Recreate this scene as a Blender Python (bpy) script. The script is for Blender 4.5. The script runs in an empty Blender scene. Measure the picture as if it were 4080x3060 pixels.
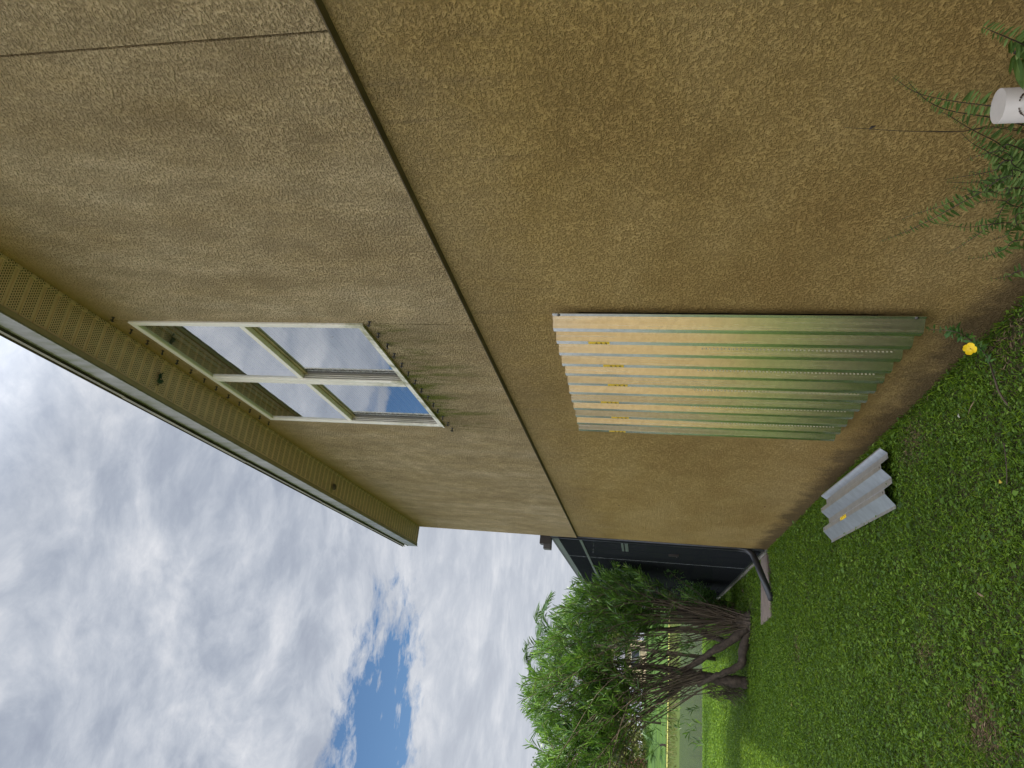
import bpy, bmesh, math, random
import numpy as np
from mathutils import Vector, Matrix
R = math.radians
sc = bpy.context.scene
COL = sc.collection
random.seed(7); RNG = np.random.default_rng(7)

# ------------------------------------------------------------------ camera
CAMZ = 1.553
F_PX = 2781.35            # focal length in pixels of a 4080 x 3060 frame
ROT = Matrix(((0.09862875, 0.92594669, -0.36454781),
              (0.17067303, -0.37664561, -0.9104992),
              (-0.98037905, 0.02758292, -0.19518221)))
cam = bpy.data.cameras.new("camera"); camo = bpy.data.objects.new("camera", cam)
COL.objects.link(camo); sc.camera = camo
camo.matrix_world = Matrix.Translation((0, 0, CAMZ)) @ ROT.to_4x4()
cam.sensor_fit = 'HORIZONTAL'; cam.sensor_width = 36; cam.lens = 24.541
cam.clip_start = 0.05; cam.clip_end = 3000

def ray(x, y):
    return ROT @ Vector((x - 2040, 1530 - y, -F_PX))
def atX(x, y, X):
    v = ray(x, y); return v * (X / v.x) + Vector((0, 0, CAMZ))
def atY(x, y, Y):
    v = ray(x, y); return v * (Y / v.y) + Vector((0, 0, CAMZ))
def atZ(x, y, Z=0.0):
    v = ray(x, y); return v * ((Z - CAMZ) / v.z) + Vector((0, 0, CAMZ))

# ------------------------------------------------------------------ world
SUNV = Vector((2.4, -4.2, 5.6)).normalized()
wd = bpy.data.worlds.new("World"); sc.world = wd; wd.use_nodes = True
nt = wd.node_tree; nt.nodes.clear()
def N(t, typ, **kw):
    n = t.nodes.new(typ)
    for k, v in kw.items(): setattr(n, k, v)
    return n
def L(t, a, b): t.links.new(a, b)
def mathn(t, op, a, b=None, c=None, clamp=False):
    n = N(t, 'ShaderNodeMath', operation=op); n.use_clamp = clamp
    for i, v in enumerate((a, b, c)):
        if v is None: continue
        if isinstance(v, (int, float)): n.inputs[i].default_value = v
        else: L(t, v, n.inputs[i])
    return n.outputs[0]
def ramp(t, fac, stops, interp='LINEAR'):
    n = N(t, 'ShaderNodeValToRGB'); cr = n.color_ramp; cr.interpolation = interp
    while len(cr.elements) > 1: cr.elements.remove(cr.elements[-1])
    cr.elements[0].position = stops[0][0]; cr.elements[0].color = tuple(stops[0][1]) + (1,)
    for p, c in stops[1:]:
        e = cr.elements.new(p); e.color = tuple(c) + (1,)
    L(t, fac, n.inputs[0]); return n.outputs[0]
def g(v): return (v, v, v)
def noise(t, vec, scale, detail=4, rough=.55, dist=0, lac=2.0):
    n = N(t, 'ShaderNodeTexNoise')
    if vec is not None: L(t, vec, n.inputs['Vector'])
    n.inputs['Scale'].default_value = scale; n.inputs['Detail'].default_value = detail
    n.inputs['Roughness'].default_value = rough; n.inputs['Distortion'].default_value = dist
    return n.outputs['Fac']
def mixc(t, fac, a, b, blend='MIX'):
    n = N(t, 'ShaderNodeMix', data_type='RGBA', blend_type=blend)
    if isinstance(fac, (int, float)): n.inputs[0].default_value = fac
    else: L(t, fac, n.inputs[0])
    for i, v in ((6, a), (7, b)):
        if isinstance(v, tuple): n.inputs[i].default_value = v + (1,)
        else: L(t, v, n.inputs[i])
    return n.outputs[2]
def comb(t, x, y, z):
    n = N(t, 'ShaderNodeCombineXYZ')
    for i, v in enumerate((x, y, z)):
        if isinstance(v, (int, float)): n.inputs[i].default_value = v
        else: L(t, v, n.inputs[i])
    return n.outputs[0]
def mapping(t, vec, scale=(1, 1, 1), rot=(0, 0, 0), loc=(0, 0, 0)):
    n = N(t, 'ShaderNodeMapping'); L(t, vec, n.inputs[0])
    n.inputs['Scale'].default_value = scale; n.inputs['Rotation'].default_value = rot
    n.inputs['Location'].default_value = loc
    return n.outputs[0]

tc = N(nt, 'ShaderNodeTexCoord'); sp = N(nt, 'ShaderNodeSeparateXYZ'); L(nt, tc.outputs['Generated'], sp.inputs[0])
zc = mathn(nt, 'MAXIMUM', sp.outputs[2], 0.0)
den = mathn(nt, 'ADD', zc, 0.06)
u = mathn(nt, 'DIVIDE', sp.outputs[0], den); v = mathn(nt, 'DIVIDE', sp.outputs[1], den)
P = comb(nt, u, v, 0.0)
warp = N(nt, 'ShaderNodeTexNoise'); L(nt, P, warp.inputs['Vector']); warp.inputs['Scale'].default_value = 1.1; warp.inputs['Detail'].default_value = 5
wv = N(nt, 'ShaderNodeVectorMath', operation='SUBTRACT'); L(nt, warp.outputs['Color'], wv.inputs[0]); wv.inputs[1].default_value = (.5, .5, .5)
ws = N(nt, 'ShaderNodeVectorMath', operation='SCALE'); L(nt, wv.outputs[0], ws.inputs[0]); ws.inputs['Scale'].default_value = 0.55
wa = N(nt, 'ShaderNodeVectorMath', operation='ADD'); L(nt, P, wa.inputs[0]); L(nt, ws.outputs[0], wa.inputs[1])
PW = wa.outputs[0]
n1 = noise(nt, PW, 2.3, 10, .62)
n2 = noise(nt, mapping(nt, PW, (1, 1, 1), (0, 0, .5), (3, 7, 0)), 7.5, 9, .64)
n3 = noise(nt, mapping(nt, P, (.6, .6, 1), loc=(9, 1, 0)), .55, 3, .5)
cl = mathn(nt, 'ADD', mathn(nt, 'MULTIPLY', n1, .60), mathn(nt, 'MULTIPLY', n2, .22))
cl = mathn(nt, 'ADD', cl, mathn(nt, 'MULTIPLY', n3, .18))
ccol = ramp(nt, cl, [(.38, (.33, .37, .46)), (.45, (.42, .465, .55)), (.505, (.54, .58, .655)), (.56, (.69, .715, .77)), (.64, (.93, .935, .96))])
ccol = mixc(nt, ramp(nt, zc, [(.06, g(.75)), (.30, g(.45)), (.50, g(0))]), ccol, (.62, .655, .72))
# one opening in the cloud sheet
spw = N(nt, 'ShaderNodeSeparateXYZ')
wb = N(nt, 'ShaderNodeVectorMath', operation='SCALE'); L(nt, ws.outputs[0], wb.inputs[0]); wb.inputs['Scale'].default_value = 0.9
wc = N(nt, 'ShaderNodeVectorMath', operation='ADD'); L(nt, P, wc.inputs[0]); L(nt, wb.outputs[0], wc.inputs[1])
L(nt, wc.outputs[0], spw.inputs[0])
GAPX, GAPY, GAPA = -0.50, 2.42, 0.06
dx = mathn(nt, 'SUBTRACT', spw.outputs[0], GAPX); dy = mathn(nt, 'SUBTRACT', spw.outputs[1], GAPY)
ca, sa = math.cos(GAPA), math.sin(GAPA)
ex = mathn(nt, 'ADD', mathn(nt, 'MULTIPLY', dx, ca), mathn(nt, 'MULTIPLY', dy, sa))
ey = mathn(nt, 'SUBTRACT', mathn(nt, 'MULTIPLY', dy, ca), mathn(nt, 'MULTIPLY', dx, sa))
rr = mathn(nt, 'ADD', mathn(nt, 'POWER', mathn(nt, 'ABSOLUTE', mathn(nt, 'DIVIDE', ex, .66)), 2), mathn(nt, 'POWER', mathn(nt, 'ABSOLUTE', mathn(nt, 'DIVIDE', ey, .46)), 2))
rr = mathn(nt, 'ADD', rr, mathn(nt, 'MULTIPLY', mathn(nt, 'SUBTRACT', n2, .5), 3.2))
gap = ramp(nt, mathn(nt, 'MULTIPLY', rr, .5), [(.26, g(1)), (.42, g(.40)), (.62, g(0))])
thin = ramp(nt, mathn(nt, 'SUBTRACT', n2, mathn(nt, 'MULTIPLY', n3, .25)), [(.27, g(.35)), (.36, g(0))])
hole = mathn(nt, 'MAXIMUM', gap, mathn(nt, 'MULTIPLY', thin, .0))
sky = N(nt, 'ShaderNodeTexSky', sky_type='NISHITA'); sky.sun_disc = False
sky.sun_elevation = math.asin(SUNV.z); sky.sun_rotation = math.atan2(SUNV.x, SUNV.y)
sky.air_density = 1.0; sky.dust_density = .2; sky.ozone_density = 2.5
hs_ = N(nt, 'ShaderNodeHueSaturation'); L(nt, sky.outputs[0], hs_.inputs['Color']); hs_.inputs['Saturation'].default_value = 1.12; hs_.inputs['Value'].default_value = 1.1
bg1 = N(nt, 'ShaderNodeBackground'); L(nt, hs_.outputs[0], bg1.inputs[0]); bg1.inputs[1].default_value = 0.10
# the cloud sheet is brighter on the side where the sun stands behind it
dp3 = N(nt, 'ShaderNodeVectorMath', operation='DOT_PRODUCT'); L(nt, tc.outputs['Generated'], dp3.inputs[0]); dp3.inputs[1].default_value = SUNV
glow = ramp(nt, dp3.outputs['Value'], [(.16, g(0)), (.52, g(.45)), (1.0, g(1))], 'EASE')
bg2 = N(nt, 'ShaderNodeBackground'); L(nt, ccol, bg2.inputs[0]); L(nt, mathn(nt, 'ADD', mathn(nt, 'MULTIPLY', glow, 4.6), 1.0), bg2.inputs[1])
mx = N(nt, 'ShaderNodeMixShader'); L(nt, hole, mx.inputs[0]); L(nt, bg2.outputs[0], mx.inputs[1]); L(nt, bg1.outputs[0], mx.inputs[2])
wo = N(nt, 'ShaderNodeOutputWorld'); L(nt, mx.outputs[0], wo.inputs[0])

sun = bpy.data.lights.new("sun", 'SUN'); sun.energy = 4.8; sun.angle = R(1.5); sun.color = (1, .95, .86)
so = bpy.data.objects.new("sun", sun); COL.objects.link(so); so.rotation_euler = SUNV.to_track_quat('Z', 'Y').to_euler()
so.location = (0, 0, 20)
vs = sc.view_settings; vs.view_transform = 'Standard'; vs.look = 'None'; vs.exposure = 0.0; vs.gamma = 1
sc.render.engine = 'CYCLES'; sc.cycles.max_bounces = 8; sc.cycles.transparent_max_bounces = 24

# ------------------------------------------------------------------ helpers
def tag(o, label=None, cat=None, group=None, kind=None):
    for k, val in (('label', label), ('category', cat), ('group', group), ('kind', kind)):
        if val: o[k] = val
    return o
def empty(name, loc, label=None, cat=None, group=None):
    o = bpy.data.objects.new(name, None); COL.objects.link(o); o.location = loc
    o.empty_display_size = .1
    return tag(o, label, cat, group)
def meshobj(name, verts, faces, mat, parent=None, smooth=False, mats=None, midx=None):
    me = bpy.data.meshes.new(name); me.from_pydata([tuple(a) for a in verts], [], [tuple(f) for f in faces])
    o = bpy.data.objects.new(name, me); COL.objects.link(o)
    for m_ in (mats or [mat]): me.materials.append(m_)
    if midx is not None: me.polygons.foreach_set('material_index', midx)
    if smooth: me.polygons.foreach_set('use_smooth', [True] * len(me.polygons))
    if parent:
        o.parent = parent
        bpy.context.view_layer.update()
        o.matrix_parent_inverse = Matrix.Translation(-wloc(parent))
    me.update(); return o
def wloc(o):
    p = Vector(o.location)
    if o.parent: p = p  # parts keep zero location
    t_ = Vector((0, 0, 0)); q = o
    while q:
        t_ += Vector(q.location)
        if q.parent: t_ += q.matrix_parent_inverse.translation
        q = q.parent
    return t_
class MB:
    def __init__(s): s.v = []; s.f = []; s.m = []; s.cur = 0
    def quad(s, a, b, c, d):
        n = len(s.v); s.v += [a, b, c, d]; s.f.append((n, n+1, n+2, n+3)); s.m.append(s.cur)
    def box(s, x0, x1, y0, y1, z0, z1):
        n = len(s.v)
        s.v += [(x, y, z) for x in (x0, x1) for y in (y0, y1) for z in (z0, z1)]
        for f in ((0, 1, 3, 2), (4, 6, 7, 5), (0, 4, 5, 1), (2, 3, 7, 6), (0, 2, 6, 4), (1, 5, 7, 3)):
            s.f.append(tuple(n + i for i in f)); s.m.append(s.cur)
    def prism(s, pts, axis, a0, a1):
        # pts 2-D outline; axis 'y': (x,z), 'z': (x,y), 'x': (y,z)
        def mk(p, a):
            return {'y': (p[0], a, p[1]), 'z': (p[0], p[1], a), 'x': (a, p[0], p[1])}[axis]
        n = len(s.v); k = len(pts)
        s.v += [mk(p, a0) for p in pts] + [mk(p, a1) for p in pts]
        s.f.append(tuple(range(n, n + k))); s.f.append(tuple(range(n + 2 * k - 1, n + k - 1, -1)))
        s.m += [s.cur] * 2
        for i in range(k):
            j = (i + 1) % k; s.f.append((n + i, n + k + i, n + k + j, n + j)); s.m.append(s.cur)
    def tube(s, pts, rad, seg=8, cap=True):
        pts = [Vector(p) for p in pts]; k = len(pts)
        if not hasattr(rad, '__len__'): rad = [rad] * k
        t0 = (pts[1] - pts[0]).normalized()
        up = Vector((0, 0, 1)) if abs(t0.z) < .9 else Vector((1, 0, 0))
        a = t0.cross(up).normalized(); n = len(s.v)
        for i, p in enumerate(pts):
            t = (pts[min(i + 1, k - 1)] - pts[max(i - 1, 0)]).normalized()
            a = (a - t * a.dot(t)).normalized(); b = t.cross(a)
            for j in range(seg):
                an = 2 * math.pi * j / seg
                s.v.append(tuple(p + (a * math.cos(an) + b * math.sin(an)) * rad[i]))
        for i in range(k - 1):
            for j in range(seg):
                q = (j + 1) % seg
                s.f.append((n + i * seg + j, n + i * seg + q, n + (i + 1) * seg + q, n + (i + 1) * seg + j)); s.m.append(s.cur)
        if cap:
            s.f.append(tuple(n + j for j in range(seg - 1, -1, -1))); s.f.append(tuple(n + (k - 1) * seg + j for j in range(seg))); s.m += [s.cur] * 2
    def build(s, name, mat, parent=None, smooth=False, mats=None):
        return meshobj(name, s.v, s.f, mat, parent, smooth, mats, s.m if mats else None)
def bevel(o, w=.003, seg=1):
    m_ = o.modifiers.new('bevel', 'BEVEL'); m_.width = w; m_.segments = seg; m_.limit_method = 'ANGLE'; return o
def fastmesh(name, V, T, mat, parent=None, mats=None, midx=None, smooth=False):
    """V (n,3) float, T (m,3) int triangles"""
    me = bpy.data.meshes.new(name); V = np.ascontiguousarray(V, np.float32); T = np.ascontiguousarray(T, np.int32)
    me.vertices.add(len(V)); me.vertices.foreach_set('co', V.ravel())
    me.loops.add(T.size); me.loops.foreach_set('vertex_index', T.ravel())
    me.polygons.add(len(T)); me.polygons.foreach_set('loop_start', np.arange(0, T.size, 3, dtype=np.int32))
    for m_ in (mats or [mat]): me.materials.append(m_)
    if midx is not None: me.polygons.foreach_set('material_index', np.asarray(midx, np.int32))
    if smooth: me.polygons.foreach_set('use_smooth', np.ones(len(T), bool))
    me.update(calc_edges=True); me.validate()
    o = bpy.data.objects.new(name, me); COL.objects.link(o)
    if parent:
        o.parent = parent; o.matrix_parent_inverse = Matrix.Translation(-wloc(parent))
    return o
def nrm(a): return a / (np.linalg.norm(a, axis=1, keepdims=True) + 1e-9)
def leaves(B, D, Nn, Ln, Wd, fold=.25, droop=.25, wpos=.42):
    """folded, drooping leaves: base B, direction D, normal Nn, length, width -> V,T (7 verts, 6 tris)"""
    B = np.asarray(B, float); D = nrm(np.asarray(D, float)); n = len(B)
    S = nrm(np.cross(D, Nn)); U = nrm(np.cross(S, D))
    Ln = np.broadcast_to(Ln, (n,))[:, None]; Wd = np.broadcast_to(Wd, (n,))[:, None]
    droop = np.broadcast_to(droop, (n,))[:, None]
    z = np.zeros((n, 3)); z[:, 2] = -1
    def pt(t, s, h):
        return B + D * Ln * t + S * Wd * s + U * Wd * h + z * droop * Ln * t * t
    v0 = pt(0, 0, 0); v1 = pt(wpos, -.5, fold); v2 = pt(wpos, 0, 0); v3 = pt(wpos, .5, fold)
    v4 = pt(.78, -.3, fold * .6); v5 = pt(.78, .3, fold * .6); v6 = pt(1, 0, 0)
    V = np.stack([v0, v1, v2, v3, v4, v5, v6], 1).reshape(-1, 3)
    t = np.array([[0, 2, 1], [0, 3, 2], [1, 2, 4], [2, 3, 5], [2, 5, 4], [4, 5, 6]])
    T = (t[None] + (np.arange(n) * 7)[:, None, None]).reshape(-1, 3)
    return V, T
def joinVT(parts):
    Vs, Ts, o = [], [], 0
    for V_, T_ in parts: Vs.append(V_); Ts.append(T_ + o); o += len(V_)
    return np.concatenate(Vs), np.concatenate(Ts)

# ------------------------------------------------------------------ materials
def newmat(name):
    m_ = bpy.data.materials.new(name); m_.use_nodes = True; t = m_.node_tree
    b = t.nodes['Principled BSDF']; return m_, t, b
def bump(t, b, h, strength=.5, dist=.01, prev=None):
    n = N(t, 'ShaderNodeBump'); n.inputs['Strength'].default_value = strength; n.inputs['Distance'].default_value = dist
    L(t, h, n.inputs['Height'])
    if prev is not None: L(t, prev, n.inputs['Normal'])
    if b is not None: L(t, n.outputs[0], b.inputs['Normal'])
    return n.outputs[0]
def simple(name, col, rough=.6, metal=0, var=.12, nscale=6, bmp=.0, bscale=60, spec=.5):
    m_, t, b = newmat(name); o = N(t, 'ShaderNodeTexCoord').outputs['Object']
    n = noise(t, o, nscale, 5, .6)
    lo = tuple(c * (1 - var) for c in col); hi = tuple(min(1, c * (1 + var)) for c in col)
    L(t, ramp(t, n, [(.3, lo), (.7, hi)]), b.inputs['Base Color'])
    b.inputs['Roughness'].default_value = rough; b.inputs['Metallic'].default_value = metal
    b.inputs['Specular IOR Level'].default_value = spec
    if bmp: bump(t, b, noise(t, o, bscale, 4, .6), bmp, .004)
    return m_
def relief(t, b, o, scale, amp, loc, st):
    """sprayed stucco: sharp-edged grains, denser in some areas, trowelled flat in others"""
    a = noise(t, mapping(t, o, st), scale, 4, .62, .1)
    big = noise(t, mapping(t, o, loc=loc), 6, 4, .65)
    thr = mathn(t, 'ADD', a, mathn(t, 'MULTIPLY', mathn(t, 'SUBTRACT', big, .5), amp))
    plate = ramp(t, thr, [(.38, g(0)), (.47, g(.55)), (.53, g(.8)), (.62, g(1.0))])
    fine = noise(t, o, scale * 3.1, 3, .65)
    h = mathn(t, 'ADD', plate, mathn(t, 'MULTIPLY', fine, .30))
    bump(t, b, h, 1.0, .0125)
    cav = ramp(t, mathn(t, 'ADD', thr, mathn(t, 'MULTIPLY', mathn(t, 'SUBTRACT', fine, .5), .12)), [(.37, g(1)), (.48, g(0))])
    pk = ramp(t, thr, [(.54, g(0)), (.64, g(1))])
    return h, cav, pk
def stucco(name, kind):
    m_, t, b = newmat(name); o = N(t, 'ShaderNodeTexCoord').outputs['Object']
    geo = N(t, 'ShaderNodeSeparateXYZ'); L(t, o, geo.inputs[0]); Y, Z = geo.outputs[1], geo.outputs[2]
    b.inputs['Roughness'].default_value = .95; b.inputs['Specular IOR Level'].default_value = .15
    if kind == 'upper':       # knock-down finish: flat plates, ragged lower edges
        h, cav, pk = relief(t, b, o, 88, .26, (3, 0, 1), (1, .78, 1.3))
        st = noise(t, mapping(t, o, (1, 1, .45), loc=(1, 4, 2)), 2.2, 6, .62)
        dirt = noise(t, mapping(t, o, (1, 1.4, .5), loc=(8, 3, 5)), 9, 6, .66)
        c = ramp(t, st, [(.30, (.50, .355, .175)), (.46, (.60, .44, .235)), (.60, (.68, .515, .30)), (.72, (.74, .585, .37))])
        c = mixc(t, mathn(t, 'MULTIPLY', ramp(t, dirt, [(.42, g(1)), (.62, g(0))]), .35), c, (.30, .22, .125), 'MIX')
        c = mixc(t, mathn(t, 'MULTIPLY', cav, .42), c, (.20, .14, .07))
        c = mixc(t, mathn(t, 'MULTIPLY', pk, .15), c, (.76, .63, .44))
        # wall colour turns more ochre towards the eave, ragged edge
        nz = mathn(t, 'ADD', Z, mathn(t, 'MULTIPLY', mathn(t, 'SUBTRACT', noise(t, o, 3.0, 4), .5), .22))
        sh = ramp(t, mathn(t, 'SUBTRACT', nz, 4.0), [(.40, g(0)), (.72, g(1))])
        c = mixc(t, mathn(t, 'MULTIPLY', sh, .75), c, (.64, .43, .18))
        # algae runs below the window
        an = noise(t, mapping(t, o, (1, 2.2, .55), loc=(0, 5, 0)), 3.2, 6, .68)
        w1 = ramp(t, mathn(t, 'SUBTRACT', Y, 3.0), [(.18, g(0)), (.30, g(1))])
        w2 = ramp(t, mathn(t, 'MULTIPLY', mathn(t, 'SUBTRACT', Y, 4.0), .5), [(.44, g(1)), (.55, g(0))])
        w3 = ramp(t, mathn(t, 'SUBTRACT', Z, 2.4), [(.10, g(0)), (.60, g(.9)), (.70, g(1)), (.74, g(0))])
        am = mathn(t, 'MULTIPLY', mathn(t, 'MULTIPLY', w1, w2), w3)
        grime = mathn(t, 'MULTIPLY', am, ramp(t, an, [(.32, g(.1)), (.60, g(.75))]))
        c = mixc(t, grime, c, (.205, .17, .085))
        am = mathn(t, 'MULTIPLY', am, ramp(t, an, [(.50, g(0)), (.60, g(1))]))
        c = mixc(t, am, c, (.17, .19, .03))
        L(t, c, b.inputs['Base Color'])
    else:                      # lower wall: coarse sprayed grain, yellower paint
        h, cav, pk = relief(t, b, o, 96, .12, (5, 5, 5), (1, .9, 1.15))
        st = noise(t, mapping(t, o, (1, .5, 1.0), loc=(4, 1, 2)), 1.7, 6, .62)
        c = ramp(t, st, [(.30, (.44, .280, .092)), (.48, (.525, .350, .122)), (.66, (.60, .415, .165))])
        c = mixc(t, mathn(t, 'MULTIPLY', cav, .32), c, (.13, .085, .03))
        c = mixc(t, mathn(t, 'MULTIPLY', pk, .07), c, (.68, .54, .29))
        # brown runs that start at the joint, and hairline cracks
        dr = noise(t, mapping(t, o, (1, 3.2, .22), loc=(7, 2, 1)), 4.5, 5, .68)
        top_ = ramp(t, mathn(t, 'SUBTRACT', Z, 1.5), [(.05, g(0)), (.95, g(1))])
        c = mixc(t, mathn(t, 'MULTIPLY', mathn(t, 'MULTIPLY', top_, ramp(t, dr, [(.56, g(0)), (.70, g(.55))])), 1), c, (.19, .125, .055))
        lowg = ramp(t, noise(t, mapping(t, o, (1, .6, 1), loc=(9, 9, 3)), 1.1, 5, .6), [(.54, g(0)), (.70, g(.35))])
        c = mixc(t, lowg, c, (.33, .225, .085))
        # soil splash at the foot of the wall, ragged
        sn = noise(t, mapping(t, o, (1, 1.0, .9), loc=(2, 2, 2)), 4, 8, .72)
        zz = mathn(t, 'SUBTRACT', mathn(t, 'ADD', mathn(t, 'SUBTRACT', Z, .04), 0), mathn(t, 'MULTIPLY', mathn(t, 'SUBTRACT', sn, .42), .55))
        sp_ = ramp(t, zz, [(.0, g(1)), (.16, g(0))])
        c = mixc(t, mathn(t, 'MULTIPLY', sp_, .7), c, (.075, .052, .034))
        # duller, greyer tone towards the joint, ragged edge
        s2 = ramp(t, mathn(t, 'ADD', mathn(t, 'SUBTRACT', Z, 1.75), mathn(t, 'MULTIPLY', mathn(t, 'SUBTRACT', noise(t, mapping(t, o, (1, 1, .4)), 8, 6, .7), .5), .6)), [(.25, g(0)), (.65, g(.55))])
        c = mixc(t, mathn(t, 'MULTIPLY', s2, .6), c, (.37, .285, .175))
        L(t, c, b.inputs['Base Color'])
    return m_
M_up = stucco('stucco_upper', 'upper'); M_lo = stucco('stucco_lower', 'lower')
M_dark = simple('dark_gap', (.03, .022, .015), .9)
M_drip = simple('drip_screed', (.10, .072, .035), .8, var=.3)

def mat_soffit():
    m_, t, b = newmat('soffit_aluminium'); o = N(t, 'ShaderNodeTexCoord').outputs['Object']
    s = N(t, 'ShaderNodeSeparateXYZ'); L(t, o, s.inputs[0]); X, Y = s.outputs[0], s.outputs[1]
    px, py = .0150, .0128
    row = mathn(t, 'DIVIDE', X, px); col = mathn(t, 'DIVIDE', Y, py)
    odd = mathn(t, 'MULTIPLY', mathn(t, 'MODULO', mathn(t, 'FLOOR', col), 2), .5)
    fx = mathn(t, 'SUBTRACT', mathn(t, 'FRACT', mathn(t, 'ADD', row, odd)), .5); fy = mathn(t, 'SUBTRACT', mathn(t, 'FRACT', col), .5)
    rad = mathn(t, 'SQRT', mathn(t, 'ADD', mathn(t, 'POWER', mathn(t, 'ABSOLUTE', fx), 2), mathn(t, 'POWER', mathn(t, 'ABSOLUTE', fy), 2)))
    dot = ramp(t, rad, [(.27, g(1)), (.38, g(0))])
    fr = mathn(t, 'FRACT', mathn(t, 'DIVIDE', mathn(t, 'ADD', Y, .001), .0922))
    band = mathn(t, 'MULTIPLY', mathn(t, 'GREATER_THAN', fr, .17), mathn(t, 'LESS_THAN', fr, .86))
    inx = mathn(t, 'MULTIPLY', mathn(t, 'GREATER_THAN', X, 1.388), mathn(t, 'LESS_THAN', X, 1.612))
    dot = mathn(t, 'MULTIPLY', mathn(t, 'MULTIPLY', dot, band), inx)
    c = ramp(t, noise(t, mapping(t, o, (3, 1, 1)), 6, 5, .65), [(.3, (.66, .47, .36)), (.7, (.76, .57, .44))])
    c = mixc(t, ramp(t, noise(t, o, 18, 4, .7), [(.60, g(0)), (.75, g(.35))]), c, (.16, .12, .07))
    c = mixc(t, mathn(t, 'MULTIPLY', dot, .9), c, (.04, .03, .022))
    L(t, c, b.inputs['Base Color']); b.inputs['Roughness'].default_value = .55
    return m_
M_soff = mat_soffit()
def mat_fascia():
    m_, t, b = newmat('fascia_metal'); o = N(t, 'ShaderNodeTexCoord').outputs['Object']
    st = noise(t, mapping(t, o, (1, 3.0, 1.2), (.5, 0, 0)), 3.2, 6, .65)
    c = ramp(t, st, [(.30, (.13, .135, .06)), (.42, (.20, .20, .125)), (.52, (.27, .26, .225)), (.7, (.37, .355, .33))])
    c = mixc(t, ramp(t, noise(t, o, 40, 4, .7), [(.55, g(0)), (.75, g(.4))]), c, (.25, .24, .20))
    L(t, c, b.inputs['Base Color']); b.inputs['Roughness'].default_value = .4; b.inputs['Specular IOR Level'].default_value = .5
    return m_
M_fasc = mat_fascia()
M_return = simple('fascia_return', (.34, .27, .19), .5, var=.15)
M_dripedge = simple('drip_edge', (.27, .24, .16), .5, var=.35, nscale=4)
M_cream = None
def mat_frame():
    m_, t, b = newmat('window_frame_paint'); o = N(t, 'ShaderNodeTexCoord').outputs['Object']
    s = N(t, 'ShaderNodeSeparateXYZ'); L(t, o, s.inputs[0])
    an = noise(t, mapping(t, o, (1, 1, .8), loc=(1, 2, 3)), 9, 6, .7)
    low = ramp(t, mathn(t, 'SUBTRACT', s.outputs[2], 3.0), [(.12, g(.8)), (.55, g(.15)), (1.0, g(0))])
    am = mathn(t, 'MULTIPLY', low, ramp(t, an, [(.44, g(0)), (.60, g(1))]))
    c = mixc(t, am, (.88, .82, .72), (.28, .27, .11))
    L(t, c, b.inputs['Base Color']); b.inputs['Roughness'].default_value = .4; return m_
M_frame = mat_frame()
M_track = simple('window_track', (.17, .15, .115), .5, var=.08, nscale=4)
M_rail = simple('sash_rail_brown', (.30, .25, .12), .6, var=.4, nscale=10)  # brown-green tone of the meeting rail, darker than the frame
def mat_glass():
    m_, t, b = newmat('window_glass'); t.nodes.remove(b)
    out = t.nodes['Material Output']
    gl = N(t, 'ShaderNodeBsdfGlossy'); gl.inputs['Roughness'].default_value = .02; gl.inputs[0].default_value = (.93, .96, 1, 1)
    tr = N(t, 'ShaderNodeBsdfTransparent'); tr.inputs[0].default_value = (.92, .95, .96, 1)
    o = N(t, 'ShaderNodeTexCoord').outputs['Object']
    bp = N(t, 'ShaderNodeBump'); bp.inputs['Strength'].default_value = .03; bp.inputs['Distance'].default_value = .02
    L(t, noise(t, o, 3, 2, .5), bp.inputs['Height']); L(t, bp.outputs[0], gl.inputs['Normal'])
    fr = N(t, 'ShaderNodeFresnel'); fr.inputs[0].default_value = 1.55
    f2 = mathn(t, 'ADD', mathn(t, 'MULTIPLY', fr.outputs[0], 1.2), .38, clamp=True)
    mx_ = N(t, 'ShaderNodeMixShader'); L(t, f2, mx_.inputs[0]); L(t, tr.outputs[0], mx_.inputs[1]); L(t, gl.outputs[0], mx_.inputs[2])
    # dried water marks
    df = N(t, 'ShaderNodeBsdfDiffuse'); df.inputs[0].default_value = (.35, .33, .26, 1)
    mk = ramp(t, noise(t, mapping(t, o, (1, 1, 1), loc=(4, 4, 4)), 26, 6, .75), [(.62, g(0)), (.72, g(.45))])
    m2 = N(t, 'ShaderNodeMixShader'); L(t, mk, m2.inputs[0]); L(t, mx_.outputs[0], m2.inputs[1]); L(t, df.outputs[0], m2.inputs[2])
    L(t, m2.outputs[0], out.inputs[0]); return m_
M_glass = mat_glass()
M_blind = simple('blind_slat', (.88, .88, .90), .5, var=.03)
M_room = simple('dim_room', (.05, .055, .08), .9)
M_bolt = simple('bolt_steel', (.09, .085, .08), .35, .7)
def mat_galv():
    m_, t, b = newmat('galvanised_steel'); o = N(t, 'ShaderNodeTexCoord').outputs['Object']
    vo = N(t, 'ShaderNodeTexVoronoi'); L(t, o, vo.inputs['Vector']); vo.inputs['Scale'].default_value = 55
    sepc = N(t, 'ShaderNodeSeparateColor'); L(t, vo.outputs['Color'], sepc.inputs[0])
    st = noise(t, mapping(t, o, (1, 14, .25)), 5, 5, .65)
    k = mathn(t, 'ADD', mathn(t, 'MULTIPLY', sepc.outputs[0], .25), mathn(t, 'MULTIPLY', st, .75))
    L(t, ramp(t, k, [(.25, (.62, .61, .58)), (.7, (.80, .79, .76))]), b.inputs['Base Color'])
    b.inputs['Metallic'].default_value = 1.0
    L(t, ramp(t, st, [(.3, g(.20)), (.7, g(.30))]), b.inputs['Roughness'])
    bump(t, b, st, .05, .003)
    return m_
M_galv = mat_galv()
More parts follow.
